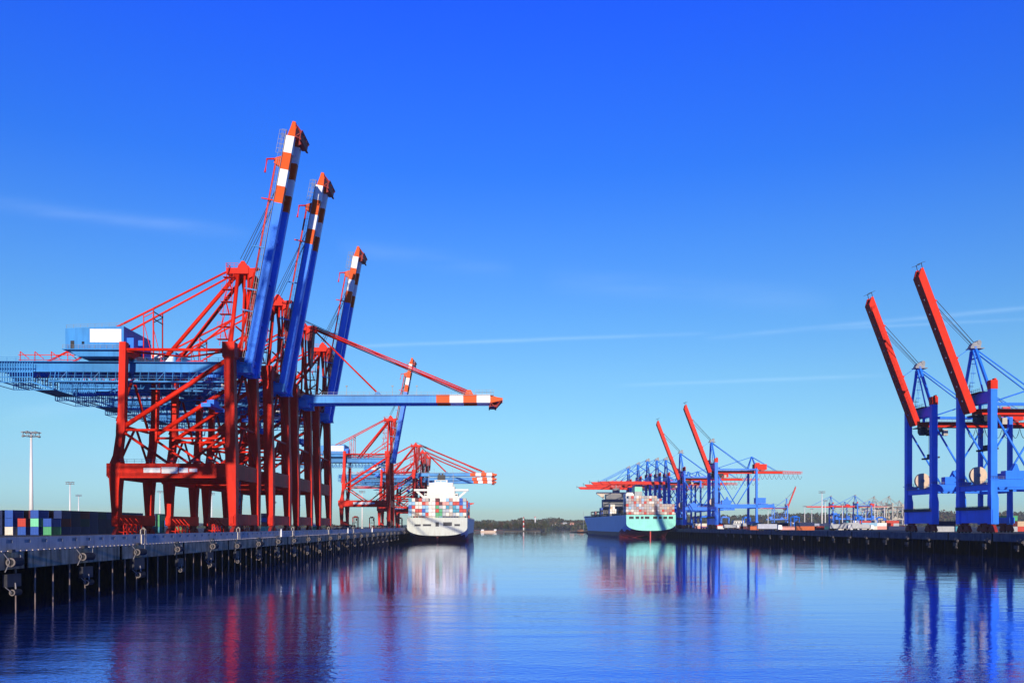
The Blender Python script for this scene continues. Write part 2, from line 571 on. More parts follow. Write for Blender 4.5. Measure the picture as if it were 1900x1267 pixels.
def make_red_crane(angle, trolley_x=-9.0):
    T = thing('quay_crane', 'red container crane', 'crane', group='red cranes with blue booms along one quay')
    F = (-11.0, 11.0)
    # legs
    for y in F:
        MB().loft([((.15, y, 3.0), 1.75, 2.3), ((-.1, y, 12), 2.35, 2.9), ((-.25, y, 18), 2.8, 3.3), ((-.4, y, 24), 2.8, 3.0), ((-.55, y, 30), 2.65, 2.7),
                   ((-.85, y, 48.0), 2.6, 2.6), ((-.9, y, 48.6), 3.3, 3.1), ((-.95, y, 52.6), 3.3, 3.1)]).build('waterside_leg', 'red', T)
        MB().loft([((-31.2, y, 2.9), 1.5, 2.2), ((-31.35, y, 12), 2.3, 2.8), ((-31.3, y, 16.4), 2.9, 3.1), ((-31.1, y, 19.9), 2.9, 2.9), ((-30.9, y, 22), 1.9, 2.2), ((-30.2, y, 27.4), 1.75, 2.1),
                   ((-29.9, y, 28.6), 2.3, 2.2), ((-29.8, y, 30.6), 2.3, 2.2), ((-29.7, y, 32), 1.75, 2.1), ((-29.3, y, 52.5), 1.7, 2.1)]).build('landside_leg', 'red', T)
        sgn = -1 if y < 0 else 1
        pb = MB()
        pb.box(-33.4, .9, y - 1.45, y + 1.45, 16.3, 19.8)
        pb.box(-33.2, -1.9, y - 1.2, y + 1.2, 15.9, 16.3)
        o = pb.build('portal_beam', 'red', T)
        for (a, b_, zl, zh) in ((-23.5, -19.0, 17.3, 18.6), (-18.7, -14.4, 17.1, 18.8), (-14.1, -11.6, 17.3, 18.6), (-11.3, -9.2, 17.5, 18.4)):
            MB().box(a, b_, y + sgn * 1.46 - .06, y + sgn * 1.46 + .06, zl, zh).build('sign_plate', 'white', o)
        rb = MB()
        rb.rail([(-30, y - 1.3, 19.8), (-22, y - 1.3, 19.8), (-2.5, y - 1.3, 19.8)], step=1.9, w=.06)
        rb.build('railing', 'steel', o)
        MB().tube((-29.8, y, 28.9), (-1.0, y, 28.9), .36, 10).build('tie_beam', 'red', T, True)
        MB().tube((-29.0, y, 30.0), (-2.2, y, 47.6), .64, 12).build('diagonal_brace', 'red', T, True)
        MB().tube((-29.6, y, 28.4), (-17.0, y, 19.6), .38, 10).build('diagonal_brace', 'red', T, True)
        MB().tube((-1.4, y, 28.4), (-12.4, y, 19.6), .38, 10).build('diagonal_brace', 'red', T, True)
        MB().tube((-29.3, y, 50.6), (-1.5, y, 50.6), .42, 10).build('top_chord', 'red', T, True)
        MB().prism([(-2.2, 26.8), (-2.2, 31.0), (-4.2, 29.4), (-4.2, 28.2)], y - .25, y + .25).build('gusset', 'red', T)
        MB().tube((-15.2, sgn * 3.0, 50.2), (-29, y, 50.2), .26, 8).build('plan_brace', 'red', T, True)
        MB().tube((-15.2, sgn * 3.0, 50.2), (-1.5, y, 50.2), .26, 8).build('plan_brace', 'red', T, True)
    for x, zl, zh in ((.1, 3.2, 6.2), (-31.1, 3.0, 6.0)):
        o = MB().box(x - .78, x + .78, -12.8, 12.8, zl, zh)
        o.box(x - .55, x + .55, -13.4, -12.8, zl + .4, zh - .5)
        o.box(x - .55, x + .55, 12.8, 13.4, zl + .4, zh - .5)
        o = o.build('sill_beam', 'red', T)
        for y in (-9.4, 9.4):
            bogie(T, x, y, 8.2, 'bogie_red', zl + .1)
    MB().box(-1.3, .8, -10.0, 10.0, 15.6, 19.9).build('cross_beam', 'red', T)
    MB().box(-32.2, -30.4, -10.0, 10.0, 15.6, 19.6).build('cross_beam', 'red', T)
    MB().box(-1.9, .1, -9.6, 9.6, 49.1, 52.0).build('cross_beam', 'red', T)
    MB().box(-30.1, -28.5, -9.9, 9.9, 49.0, 51.2).build('cross_beam', 'red', T)
    for x in (.1, -31.0):
        for s in (-1, 1):
            MB().tube((x, s * 9.6, 20.4), (x * .98 - .4, s * .8, 30.0), .36, 8).build('side_brace', 'red', T, True)
        MB().tube((x - .3, -10, 30.4), (x - .3, 10, 30.4), .38, 8).build('side_brace', 'red', T, True)
        for s in (-1, 1):
            MB().tube((x - .5, s * 10.2, 31.5), (x - .5, s * 1.2, 45.2 if x > -5 else 43.0), .40, 8).build('side_brace', 'red', T, True)
    # small hose-handling frames standing by the inland bogies
    for y in (-11.5, -8.5, -5.6, -2.0):
        g = MB()
        x = -29.2
        g.bar((x, y, 0), (x, y, 3.4), .22).bar((x + .9, y, 0), (x + .9, y, 3.4), .22).bar((x - .1, y, 3.4), (x + 1.0, y, 3.4), .24)
        g.bar((x, y, 1.6), (x + .9, y, 3.3), .16).bar((x + .9, y, 1.6), (x, y, 1.6), .16).bar((x + .6, y, 3.4), (x - .9, y, 5.1), .22)
        g.bar((x, y, 1.2), (-31.2, y, 1.6), .18)
        g.build('rail_clamp', 'red', T)
    # twin girders, walkway, service cage
    for y in (-4.25, 4.25):
        g = MB()
        g.box(-68, 3.0, y - .75, y + .75, 45.8, 48.3)
        g.box(-68.2, 3.2, y - .95, y + .95, 45.55, 45.85)
        g.build('main_girder', 'sky_blue', T)
        s = 1 if y > 0 else -1
        for xx in (-29.3, -.9):
            MB().box(xx - .5, xx + .5, y - .45, y + .45, 48.2, 49.6).build('girder_hanger', 'deep_blue', T)
        MB().bar((-68, y + s * 1.6, 48.2), (2.0, y + s * 1.6, 48.2), 1.3, .14).rail([(-68, y + s * 2.2, 48.2), (-46, y + s * 2.2, 48.2), (-28, y + s * 2.2, 48.2), (2.0, y + s * 2.2, 48.2)], 1.1, 2.4, .07).build('girder_walkway', 'sky_blue', T)
        wk = MB()
        wk.box(-51.5, -2.5, y + s * .95, y + s * 2.3, 42.55, 42.75)
        wk.box(-51.5, -2.5, y + s * 2.2, y + s * 2.32, 42.75, 42.95)
        n = 22
        for i in range(n + 1):
            xx = -51.5 + 49 * i / n
            wk.bar((xx, y + s * 2.25, 42.6), (xx, y + s * 1.6, 45.7), .13)
            wk.bar((xx, y + s * 1.0, 42.7), (xx, y + s * .9, 45.7), .13)
            if i % 4 == 1 and i < n:
                wk.bar((xx, y + s * 2.2, 42.7), (xx + 49 / n, y + s * 1.6, 45.6), .11)
        wk.bar((-51.5, y + s * 2.25, 43.6), (-2.5, y + s * 2.25, 43.6), .1)
        wk.bar((-51.5, y + s * 1.9, 44.4), (-2.5, y + s * 1.9, 44.4), .08)
        wk.build('service_walkway', 'sky_blue', T)
    for i, xx in enumerate((-67.4, -52, -38, -25, -12, 1.8)):
        MB().box(xx - .4, xx + .4, -3.6, 3.6, 46.2, 47.9).build('girder_tie', 'deep_blue', T)
    cg = MB()
    for y in (-6.6, 6.6):
        for z in (42.4, 43.8, 45.2, 46.6):
            cg.bar((-68.5, y, z), (-56.0, y, z), .22)
        for i in range(19):
            xx = -68.5 + 12.5 * i / 18
            cg.bar((xx, y, 42.4), (xx, y, 47.9), .2)
    for xx in (-68.5, -62.2, -56.0):
        for z in (42.4, 43.8):
            cg.bar((xx, -6.6, z), (xx, 6.6, z), .17)
    for xx in (-64, -60):
        cg.bar((xx, -6.6, 42.4), (xx, 6.6, 42.4), .3)
    cg.build('service_cage', 'sky_blue', T)
    st = MB()
    for y in (-6.6, 6.6):
        st.bar((-56.0, y, 42.4), (-50.5, y, 40.4), .3)
        st.bar((-50.5, y, 40.4), (-49.8, y, 45.6), .2).bar((-56, y, 42.4), (-56, y, 47.6), .2)
        for k in range(5):
            xx = -55.0 + k * 1.1
            st.bar((xx, y, 42.0 - k * .4), (xx, y, 43.4), .12)
    st.box(-56, -50.3, -6.5, 6.5, 40.3, 40.5)
    st.bar((-56, -6.4, 42.3), (-56, 6.4, 42.3), .3)
    st.build('underhung_platform', 'sky_blue', T)
    fb = MB()
    pts = []
    n = 18
    for i in range(n):
        for k in range(8):
            q = k / 8
            pts.append((-58 + 56 * (i + q) / n, -5.7, 45.3 - 2.9 * 4 * q * (1 - q)))
    fb.path(pts, .09, 5).build('festoon_cable', 'rope', T, True)
    lt = MB()
    lt.bar((-61, -4.6, 48.9), (-44.5, -4.6, 48.9), .14).bar((-61, -4.6, 50.3), (-44.5, -4.6, 50.3), .18)
    for xx in (-60.5, -56.5, -52.0, -47.5):
        lt.bar((xx, -4.6, 48.2), (xx, -4.6, 51.2), .18).bar((xx, -4.6, 51.2), (xx + 2.4, -4.6, 49.2), .2)
    lt.build('rear_handrail', 'red', T)
    # machinery house
    hs = MB()
    hs.prism([(-45, 50.6), (-45, 56.2), (-29.4, 56.9), (-29.4, 50.6)], -11, 7)
    hs.prism([(-44.6, 50.6), (-42.2, 48.9), (-30.5, 48.9), (-29.8, 50.6)], -10.2, 6.2)
    hs.box(-45.6, -28.9, -11.6, 7.6, 50.45, 50.65)
    ho = hs.build('machinery_house', 'sky_blue', T)
    MB().box(-38.4, -30.0, -11.12, -11.0, 52.5, 56.1).build('sign_panel', 'white', ho)
    MB().box(-43.6, -42.6, -11.08, -10.98, 50.8, 52.9).build('door', 'dark_steel', ho)
    MB().box(-40.6, -39.9, -11.08, -10.98, 52.0, 52.7).build('window', 'glass', ho)
    MB().rail([(-45.5, -11.5, 50.6), (-37, -11.5, 50.6), (-29.0, -11.5, 50.6)], 1.1, 1.4, .06).build('railing', 'steel', ho)
    MB().rail([(-44.8, -10.8, 56.2), (-29.6, -10.8, 56.85)], 1.0, 1.8, .05).build('railing', 'steel', ho)
    MB().box(-29.4, -27.6, -9, -6, 50.6, 54.2).bar((-28.6, -6.2, 52), (-28.6, -1.9, 52), .7).box(-29.4, -28.0, -2, 4, 50.6, 55.0).build('ventilation_duct', 'deep_blue', ho)
    # mast, apex and stays
    for s in (-1, 1):
        MB().tube((-.9, s * 10.6, 52.4), (-1.3, s * 2.2, 74.0), .62, 10, .5).build('mast_leg', 'red', T, True)
        MB().tube((.3, s * 4.3, 50.5), (.4, s * 1.6, 74.0), .34, 8).build('mast_strut', 'red', T, True)
        MB().tube((1.6, s * 5.0, 51.8), (1.6, s * 2.3, 74.0), .26, 8).build('mast_strut', 'red', T, True)
        MB().tube((-1.7, s * 2.4, 73.4), (-22, s * 4.25, 48.3), .55, 10).build('back_brace', 'red', T, True)
        MB().tube((-3.4, s * 2.0, 75.0), (-53.6, s * 4.25, 48.3), .30, 8).build('backstay', 'red', T, True)
        MB().tube((-1.2, s * 8.0, 59.5), (-17.5, s * 4.25, 48.3), .27, 8).build('back_brace', 'red', T, True)
        h = MB()
        h.bar((-24.5, s * 3.3, 48.3), (-24.5, s * 3.3, 63.6), .3).bar((-27.2, s * 3.3, 48.3), (-27.2, s * 3.3, 62.2), .2)
        h.bar((-24.5, s * 3.3, 62.6), (-27.2, s * 3.3, 61.2), .2).bar((-24.5, s * 3.3, 49), (-27.2, s * 3.3, 60), .16)
        h.build('stay_frame', 'red', T)
        MB().tube((0.0, s * 8.7, 57.5), (-.2, s * .4, 57.5), .25, 8).build('mast_tie', 'red', T, True)
    MB().bar((-24.5, -3.6, 60.8), (-24.5, 3.6, 60.8), .22).bar((-24.5, -3.5, 62.8), (-24.5, 3.5, 62.8), .22).build('stay_frame', 'dark_steel', T)
    ax = MB()
    ax.box(-4.4, 1.8, -3.2, 3.2, 73.6, 75.2)
    ax.prism([(1.8, 75.2), (4.6, 75.4), (4.6, 73.9), (1.8, 72.4)], -2.8, 2.8)
    ax.prism([(-1.6, 75.2), (1.6, 75.2), (.9, 76.7), (-.9, 76.7)], -2.4, -1.6)
    ax.prism([(-1.6, 75.2), (1.6, 75.2), (.9, 76.7), (-.9, 76.7)], 1.6, 2.4)
    ax.box(-.8, .8, -1.6, 1.6, 75.2, 76.2)
    ap = ax.build('apex_head', 'red', T)
    MB().rail([(-4.4, -3.2, 75.2), (-1.0, -3.2, 75.2)], 1.3, .9, .07).build('railing', 'red', ap)
    MB().rail([(-4.3, 3.1, 75.2), (-4.3, -3.1, 75.2)], 1.3, 1.2, .07).build('railing', 'red', ap)
    for y in (-2.0, 2.0):
        MB().tube((0, y - .3, 76.7), (0, y + .3, 76.7), .75, 14).build('sheave', 'red', ap)
    MB().prism([(1.7, 73.6), (3.9, 73.6), (3.0, 61), (2.2, 61)], -2.0, 2.0).build('latch_panel', 'bogie_red', T)
    sr = MB()                                   # ladders and landings up the mast
    sr.bar((-4.6, -8.2, 52.4), (-3.8, -4.0, 73.6), .12).bar((-2.4, -8.2, 52.4), (-2.0, -4.0, 73.6), .12)
    for k in range(6):
        z = 54.2 + k * 3.6
        y = -8.2 + (z - 52.4) / 21.2 * 4.2
        x = -3.4 + k * .12
        sr.box(x - 1.9, x + 1.2, y - .9, y + .9, z - .1, z)
        sr.rail([(x - 1.9, y - .9, z), (x + 1.2, y - .9, z)], 1.1, 1.0, .06)
        sr.bar((x - 1.2 if k % 2 else x + .6, y, z), (x - .4, y + .6, z + 3.6), .45, .12)
    sr.build('mast_ladder', 'red', T)
    for (x, y0) in ((-3.0, 4.0),):
        z0 = MB()
        z0.bar((x, y0 - 1.6, 0.3), (x, y0 - 1.6, 15.8), .14).bar((x, y0 + 1.6, .3), (x, y0 + 1.6, 15.8), .14)
        for k in range(6):
            z = .4 + k * 2.6
            s = 1 if k % 2 else -1
            z0.bar((x, y0 - s * 1.6, z), (x, y0 + s * 1.6, z + 2.5), .7, .12)
            z0.box(x - .7, x + .7, y0 + s * 1.6 - .6, y0 + s * 1.6 + .6, z + 2.45, z + 2.57)
        z0.build('access_stair', 'steel', T)
    # trolley, cab and spreader
    tr = MB()
    tr.box(trolley_x - 3, trolley_x + 3, -3.4, 3.4, 44.5, 45.5)
    tr.box(trolley_x - 2, trolley_x + 1.5, -2.2, 2.2, 45.5, 47.2)
    to = tr.build('trolley', 'deep_blue', T)
    cb = MB().prism([(trolley_x + 3.1, 44.6), (trolley_x + 6.0, 44.6), (trolley_x + 6.3, 42.6), (trolley_x + 5.2, 41.8), (trolley_x + 3.1, 41.8)], -2.6, -.2)
    co = cb.build('cab', 'white', to)
    MB().box(trolley_x + 3.4, trolley_x + 5.7, -2.68, -2.58, 42.5, 44.2).build('cab_window', 'glass', to)
    sd = MB()
    sd.box(trolley_x - 1.2, trolley_x + 1.2, -6.1, 6.1, 36.4, 37.0).box(trolley_x - 1.0, trolley_x + 1.0, -2.4, 2.4, 37.0, 38.4)
    for y in (-6.0, 6.0):
        sd.box(trolley_x - 1.3, trolley_x + 1.3, y - .3, y + .3, 35.9, 36.8)
    sd.build('spreader', 'deep_blue', to)
    for dx in (-.9, .9):
        for y in (-1.8, 1.8):
            MB().tube((trolley_x + dx, y, 38.4), (trolley_x + dx, y, 44.6), .05, 5).build('hoist_rope', 'rope', to)
    # boom
    H = Matrix.Translation((2.2, 0, 48.6)) @ Matrix.Rotation(-R(angle), 4, 'Y') @ Matrix.Scale(1.028 if angle < 20 else 1.0, 4, (1, 0, 0))
    segs = [(-1.2, 45.2, 0), (45.2, 49.95, 1), (49.95, 54.7, 2), (54.7, 59.45, 1), (59.45, 64.2, 2)]
    bm_ = MB()
    hd = 1.42 if angle < 20 else 1.12           # half depth of the girders
    BY = 3.5                                    # half spacing of the girders
    for y in (-BY, BY):
        for (a, b_, mi) in segs:
            bm_.mi(mi).box(a, b_, y - .8, y + .8, -hd, hd + .1)
        bm_.mi(0).prism([(-1.2, -hd), (-1.2, hd), (-3.2, .2), (-3.2, -.6)], y - .7, y + .7)
        bm_.mi(1).prism([(64.2, -hd), (64.2, hd), (66.8, .6), (68.6, .35), (68.6, -.5), (66.6, -.9)], y - .8 + (.6 if y < 0 else -.6), y + .8 + (.6 if y < 0 else -.6))
    for xx in (.8, 12, 24, 36):
        bm_.mi(0).box(xx - .5, xx + .5, -2.7, 2.7, -.2, 1.0)
    for xx, mi in ((48, 1), (55.2, 1), (61.5, 2)):
        bm_.mi(mi).box(xx - .4, xx + .4, -2.7, 2.7, -.2, 1.0)
    bm_.mi(1).box(65.2, 67.4, -3.3, 3.3, -.9, -.4)
    bm_.mi(1).box(67.6, 68.5, -2.6, 2.6, -.5, 0.0)
    bm_.xf(H)
    bo = bm_.build('boom', ['boom_shade_blue' if angle > 20 else 'sky_blue', 'orange', 'white'], T)
    tp = MB()                                  # hooded bumper under the boom end
    tp.prism([(63.9, -1.3), (66.6, -1.1), (66.0, -2.5), (64.1, -2.5)], .2, 4.4)
    tp.box(63.7, 66.2, -4.2, 4.6, -2.72, -2.5)
    for y in (-4.2, -1.0, 2.0, 4.6):
        tp.bar((65.8, y, -2.9), (68.4, y * .6, -.3), .24)
    tp.bar((63.8, -4.4, -2.95), (63.8, 4.6, -2.95), .3).bar((66.2, -4.4, -2.95), (66.2, 4.6, -2.95), .25)
    tp.bar((64.2, -4.2, -1.2), (65.8, -4.2, -2.9), .22).bar((64.2, -4.2, -2.9), (64.2, -4.2, -1.2), .2)
    tp.xf(H).build('tip_bumper', 'bogie_red', bo)
    rl = MB()
    for y in (-4.75, 4.75):
        sg = -1 if y < 0 else 1
        rl.bar((1, y - sg * .25, 1.2), (65.5, y - sg * .25, 1.2), .9, .1)
        rl.rail([(1, y, 1.2), (20, y, 1.2), (40, y, 1.2), (65.5, y, 1.2)], 1.2, 2.0, .06)
    rl.xf(H).build('boom_railing', 'steel', bo)
    rh = MB()
    for y in (-BY,):
        rh.rail([(59.0, y - .6, 1.35), (65.5, y - .6, 1.35)], 1.9, 1.2, .08)
        rh.rail([(64.5, y - .6, 1.35), (64.5, y + 7.0, 1.35)], 1.4, 1.4, .08)
    rh.xf(H).build('tip_railing', 'steel', bo)
    br = MB()
    for y in (-BY, BY):
        br.prism([(55.2, 1.3), (58.4, 1.3), (57.4, 3.2), (56.0, 3.2)], y - .7, y + .7)
    br.box(56.2, 57.2, -3.6, 3.6, 1.5, 2.5)
    br.xf(H).build('stay_bracket', 'orange', bo)
    br = MB()
    for y in (-BY, BY):
        br.prism([(23.2, 1.3), (26.2, 1.3), (25.2, 2.6), (24.2, 2.6)], y - .5, y + .5)
    br.box(24.3, 25.1, -3.8, 3.8, 1.5, 2.2)
    br.xf(H).build('stay_bracket', 'sky_blue', bo)
    lm = MB()
    for xx in (14, 30, 38.5):
        lm.bar((xx, -4.7, 1.2), (xx, -4.7, 4.4), .14).box(xx - .35, xx + .35, -5.0, -4.6, 4.3, 4.7)
    lm.xf(H)
    if angle < 20:
        lm.build('flood_light', 'steel', bo)
        for y in (-1.9, 1.9):
            e = H @ Vector((56.6, y / 1.9 * BY, 2.9))
            MB().tube((4.2, y, 75.2), e, .24, 8).build('forestay', 'red', T, True)
            MB().tube((4.2, y * .6, 74.4), H @ Vector((56.0, y / 1.9 * 3.4, 2.6)), .20, 8).build('forestay', 'red', T, True)
            MB().tube((4.2, y, 74.0), H @ Vector((24.7, y / 1.9 * BY, 2.2)), .26, 8).build('forestay', 'red', T, True)
            for k in (0, 1):
                MB().tube((0, y * (.5 + .4 * k), 77.9), H @ Vector((56, y * (.5 + .4 * k), 1.6)), .06, 5).build('hoist_rope', 'rope', T, True)
    else:
        for y in (-BY, BY):
            MB().tube(H @ Vector((3, y, 3.4)), H @ Vector((25, y, 3.2)), .30, 8).build('folded_stay', 'red', T, True)
            MB().tube(H @ Vector((25, y, 2.9)), H @ Vector((56.4, y, 2.9)), .28, 8).build('folded_stay', 'red', T, True)
        for xx, m_ in ((14, 'sky_blue'), (20, 'sky_blue'), (32, 'sky_blue'), (45.5, 'red')):
            MB().bar((xx, -4.7, 1.3), (xx, -4.7, 4.6), .3).bar((xx, -BY, 1.3), (xx, -4.8, 1.3), .3).xf(H).build('stay_rest', m_, bo)
        pb = MB()
        pb.path([H @ Vector(q) for q in ((56.8, -4.9, 3.0), (56.4, -4.9, 5.0), (52.6, -4.9, 4.9))], .28, 6).build('folded_link', 'red', T)
        for k, y in enumerate((-2.2, -1.2, 1.2, 2.2)):
            e = H @ Vector((50.5 + 1.6 * (k % 2), y, 1.6))
            MB().tube((-.7 + .5 * (k % 2), y, 77.9), e, .085, 5).build('hoist_rope', 'rope', T, True)
    return T


LEFT = [(0, 89, 'up'), (1, 245, 'up'), (2, 280, 'up'), (3, 315, 'down'), (4, 353, 'up'), (5, 585, 'up'), (6, 775, 'down'), (7, 848, 'down'), (8, 908, 'down')]
L_LABEL = {0: 'red crane with raised blue boom standing before all others, its shadow on the next crane',
           1: 'red crane with blank white sign on its blue house and the tallest raised boom',
           2: 'red crane with raised blue boom, second in the row behind the tallest raised boom',
           3: 'red crane with its long blue boom lowered over the water between two raised booms',
           4: 'red crane with raised blue boom, third raised boom, behind the one long lowered boom',
           5: 'red crane standing apart before the white ship, pale blue boom raised behind lowered boom',
           6: 'far red crane beside the white ship, lowered boom uppermost of the three striped tips',
           7: 'far red crane beside the white ship, lowered boom between two other striped tips',
           8: 'far red crane beside the white ship, lowered boom lowest of the three striped tips'}
protoU = make_red_crane(79.6)
protoD = make_red_crane(0.3, -14.0)
usedU = usedD = False
for k, D, st in LEFT:
    if st == 'up':
        o = protoU if not usedU else copy_tree(protoU)
        usedU = True
    else:
        o = protoD if not usedD else copy_tree(protoD)
        usedD = True
    place(o, L_LABEL[k], left_at(D, -70.1 if k != 1 else -71.2), LROT, 1.012)


# ------------------------------------------------------------------ blue quay cranes
def make_blue_crane(angle, beige=False):
    bl, rd = ('beige', 'beige') if beige else ('right_blue', 'right_red')
    T = thing('harbour_crane', 'blue container crane', 'crane', group='blue cranes with red booms on the opposite quay' if not beige else 'beige cranes far off')
    F = (-11.0, 11.0)
    GX = 34.5
    for y in F:
        lg = MB().loft([((.2, y, 3.6), 3.0, 2.6), ((.2, y, 13.5), 3.0, 2.6), ((0, y, 16.0), 2.6, 2.2), ((0, y, 56.2), 2.6, 2.2)])
        lg.box(-1.75, 1.75, y - 1.5, y + 1.5, 20.9, 21.15)
        lo = lg.build('waterside_leg', bl, T)
        MB().rail([(-1.7, y - 1.45, 21.1), (1.7, y - 1.45, 21.1)], 1.1, .9, .07).build('railing', 'dark_steel', lo)
        cp = MB().box(-1.42, 1.42, y - 1.2, y + 1.2, 56.2, 59.6)
        cp.prism([(.2, 59.6), (1.2, 59.6), (1.1, 60.4), (.4, 60.4)], y - .8, y + .8)
        cp.build('leg_cap', rd, T)
        MB().loft([((GX, y, 3.4), 1.8, 1.9), ((GX, y, 16), 1.7, 1.7), ((GX, y, 51), 1.6, 1.7)]).build('landside_leg', bl, T)
        MB().box(1.0, 49.5 if y < 0 else 45.0, y - .85, y + .85, 18.0, 21.0).build('portal_beam', bl, T)
        MB().tube((1.2, y, 46.0), (16.4, y, 20.8), .42, 8).build('diagonal_brace', bl, T, True)
        MB().tube((GX - .8, y, 46.0), (18.0, y, 20.8), .42, 8).build('diagonal_brace', bl, T, True)
        MB().bar((1.0, y, 50.4), (GX, y, 50.4), .9, 1.1).build('top_chord', bl, T)
        MB().rail([(2, y - .6, 21.0), (16, y - .6, 21.0), (33, y - .6, 21.0), (49, y - .6, 21.0)], 1.1, 2.0, .06).build('railing', 'steel', T)
    for x in (.2, GX):
        wsd = x < 5
        MB().box(x - 1.15, x + 1.15, -12.6, 12.6, 4.0, 9.2 if wsd else 6.6).build('sill_beam', bl, T)
        for y in (-8.6, 8.6):
            bogie(T, x, y, 9.6, 'bogie_red', 4.1, 1.2)
    o = MB().box(-1.9, 2.0, -11.6, 11.6, 9.25, 9.5)
    for y0 in (-11.6,):
        o.rail([(-1.9, -11.6, 9.5), (-1.9, 11.6, 9.5)], 1.2, 1.0, .07)
        o.rail([(2.0, -11.6, 9.5), (2.0, 11.6, 9.5)], 1.2, 1.0, .07)
    o.box(-1.95, -1.88, -11.5, 11.5, 9.5, 10.4)
    o.build('sill_walkway', 'dark_steel', T)
    MB().box(-.95, 1.0, -9.8, 9.8, 17.0, 19.2).build('cross_beam', bl, T)
    MB().box(GX - .8, GX + .8, -10, 10, 17.4, 19.6).build('cross_beam', bl, T)
    o = MB().box(-1.6, 2.4, -9.6, 9.6, 19.25, 19.42)
    o.rail([(-1.6, -9.6, 19.4), (-1.6, 9.6, 19.4)], 1.2, 1.3, .07).rail([(2.4, -9.6, 19.4), (2.4, 9.6, 19.4)], 1.2, 1.3, .07)
    o.build('walkway', 'steel', T)
    MB().box(-1.15, 1.15, -9.9, 9.9, 51.4, 55.6).build('top_cross_beam', bl, T)
    MB().box(GX - .75, GX + .75, -9.9, 9.9, 49.9, 51.3).build('top_cross_beam', bl, T)
    # cable reel
    rb = MB()
    for s in (-1, 1):
        rb.tube((.8, s * .55 - .08, 23.2), (.8, s * .55 + .08, 23.2), 3.45, 36)
    rb.tube((.8, -.5, 23.2), (.8, .5, 23.2), 1.9, 20)
    ro = rb.build('cable_reel', 'reel', T)
    MB().tube((.8, -.95, 23.2), (.8, -.6, 23.2), .75, 16).build('reel_hub', 'steel', ro)
    MB().bar((.8, 0, 19.3), (.8, 0, 23.0), .8, .3).build('reel_stand', bl, ro)
    # girder and its lattice end
    MB().box(-.5, 60.0, -2.1, 2.1, 47.4, 49.7).build('main_girder', rd, T)
    for s in (-1, 1):
        MB().bar((1, s * 2.7, 49.6), (60, s * 2.7, 49.6), 1.1, .12).rail([(1, s * 3.2, 49.6), (20, s * 3.2, 49.6), (40, s * 3.2, 49.6), (60, s * 3.2, 49.6)], 1.1, 2.2, .07).build('girder_walkway', 'steel', T)
    lt = MB()
    for y in (-2.0, 2.0):
        lt.bar((60, y, 49.5), (77, y, 49.0), .3).bar((60, y, 47.5), (77, y, 47.5), .3)
        for i in range(9):
            xx = 60 + 17 * i / 8
            lt.bar((xx, y, 47.4), (xx, y, 49.4), .18)
            if i < 8:
                lt.bar((xx, y, 47.5), (xx + 17 / 8, y, 49.2), .14)
    for i in range(5):
        xx = 60.1 + 16.8 * i / 4
        lt.bar((xx, -2.0, 47.5), (xx, 2.0, 47.5), .2)
    lt.build('girder_end_lattice', rd, T)
    for x in (0.3, GX):
        for y in (-2.2, 2.2):
            MB().box(x - .5, x + .5, y - .3, y + .3, 49.6, 51.6).build('girder_hanger', bl, T)
    pts = []
    n = 14
    for i in range(n):
        for k in range(8):
            q = k / 8
            pts.append((20 + 57 * (i + q) / n, -2.6, 47.1 - 4.6 * 4 * q * (1 - q)))
    MB().path(pts, .13, 5).build('festoon_cable', 'rope', T, True)
    # house, cabins
    mh = MB().box(35.5, 46.0, -3.2, 3.2, 50.6, 55.4)
    mh.box(36.5, 40.0, -2.8, 2.8, 55.4, 56.6)
    mh.box(41, 44, -2.5, 2.5, 49.6, 50.6)
    mho = mh.build('machinery_house', rd, T)
    MB().box(36.5, 37.5, -3.26, -3.18, 50.9, 53.0).build('door', 'dark_steel', mho)
    eh = MB().box(37.0, 45.0, -3.5, 3.5, 21.8, 26.4)
    eh.box(36.8, 45.2, -3.7, 3.7, 26.4, 26.7)
    eh.box(38, 44, -12.0, -3.5, 21.1, 21.4)
    eh.box(40, 42, -3, 3, 20.9, 21.8)
    eh.build('electrical_house', bl, T)
    MB().box(4.8, 12.5, -11.8, -8.6, 21.1, 24.4).prism([(8, 24.4), (11, 24.4), (10, 27.2), (9.4, 27.2)], -10.8, -9.2).build('electrical_cabinet', bl, T)
    # trolley and cab
    to = MB().box(2.5, 8.8, -2.6, 2.6, 45.2, 47.1).box(3.4, 7.6, -1.8, 1.8, 43.8, 45.2).build('trolley', 'dark_steel', T)
    MB().prism([(-1.2, 46.6), (1.8, 46.6), (1.8, 43.8), (-.4, 43.8), (-1.2, 45.0)], -2.2, .4).build('cab', 'dark_steel', to)
    MB().box(9.4, 11.4, -2.4, -.6, 43.6, 46.2).build('control_box', 'beige', to)
    MB().box(3.6, 5.6, -6.0, 6.0, 33.2, 33.9).box(4.0, 5.2, -2.0, 2.0, 33.9, 35.4).build('spreader', 'dark_steel', to)
    for y in (-1.5, 1.5):
        MB().tube((4.6, y, 35.4), (4.6, y, 43.9), .07, 5).build('hoist_rope', 'rope', to)
    # apex frame
    for s in (-1, 1):
        MB().bar((.2, s * 9.4, 55.4), (-1.0, s * .9, 74.6), .95, .95).build('mast_leg', bl, T)
        MB().bar((-1.0, s * 6.6, 55.4), (-1.8, s * .8, 73.4), .45).build('mast_strut', bl, T)
        MB().tube((-1.0, s * 1.0, 74.0), (31.0, s * 2.0, 51.0), .28, 8).build('backstay', bl, T, True)
        # inland pylon
        MB().bar((30.2, s * 2.2, 50.8), (33.8, s * .6, 62.0), .6).build('pylon_leg', bl, T)
        MB().bar((38.6, s * 2.2, 50.2), (34.2, s * .6, 62.0), .6).build('pylon_leg', bl, T)
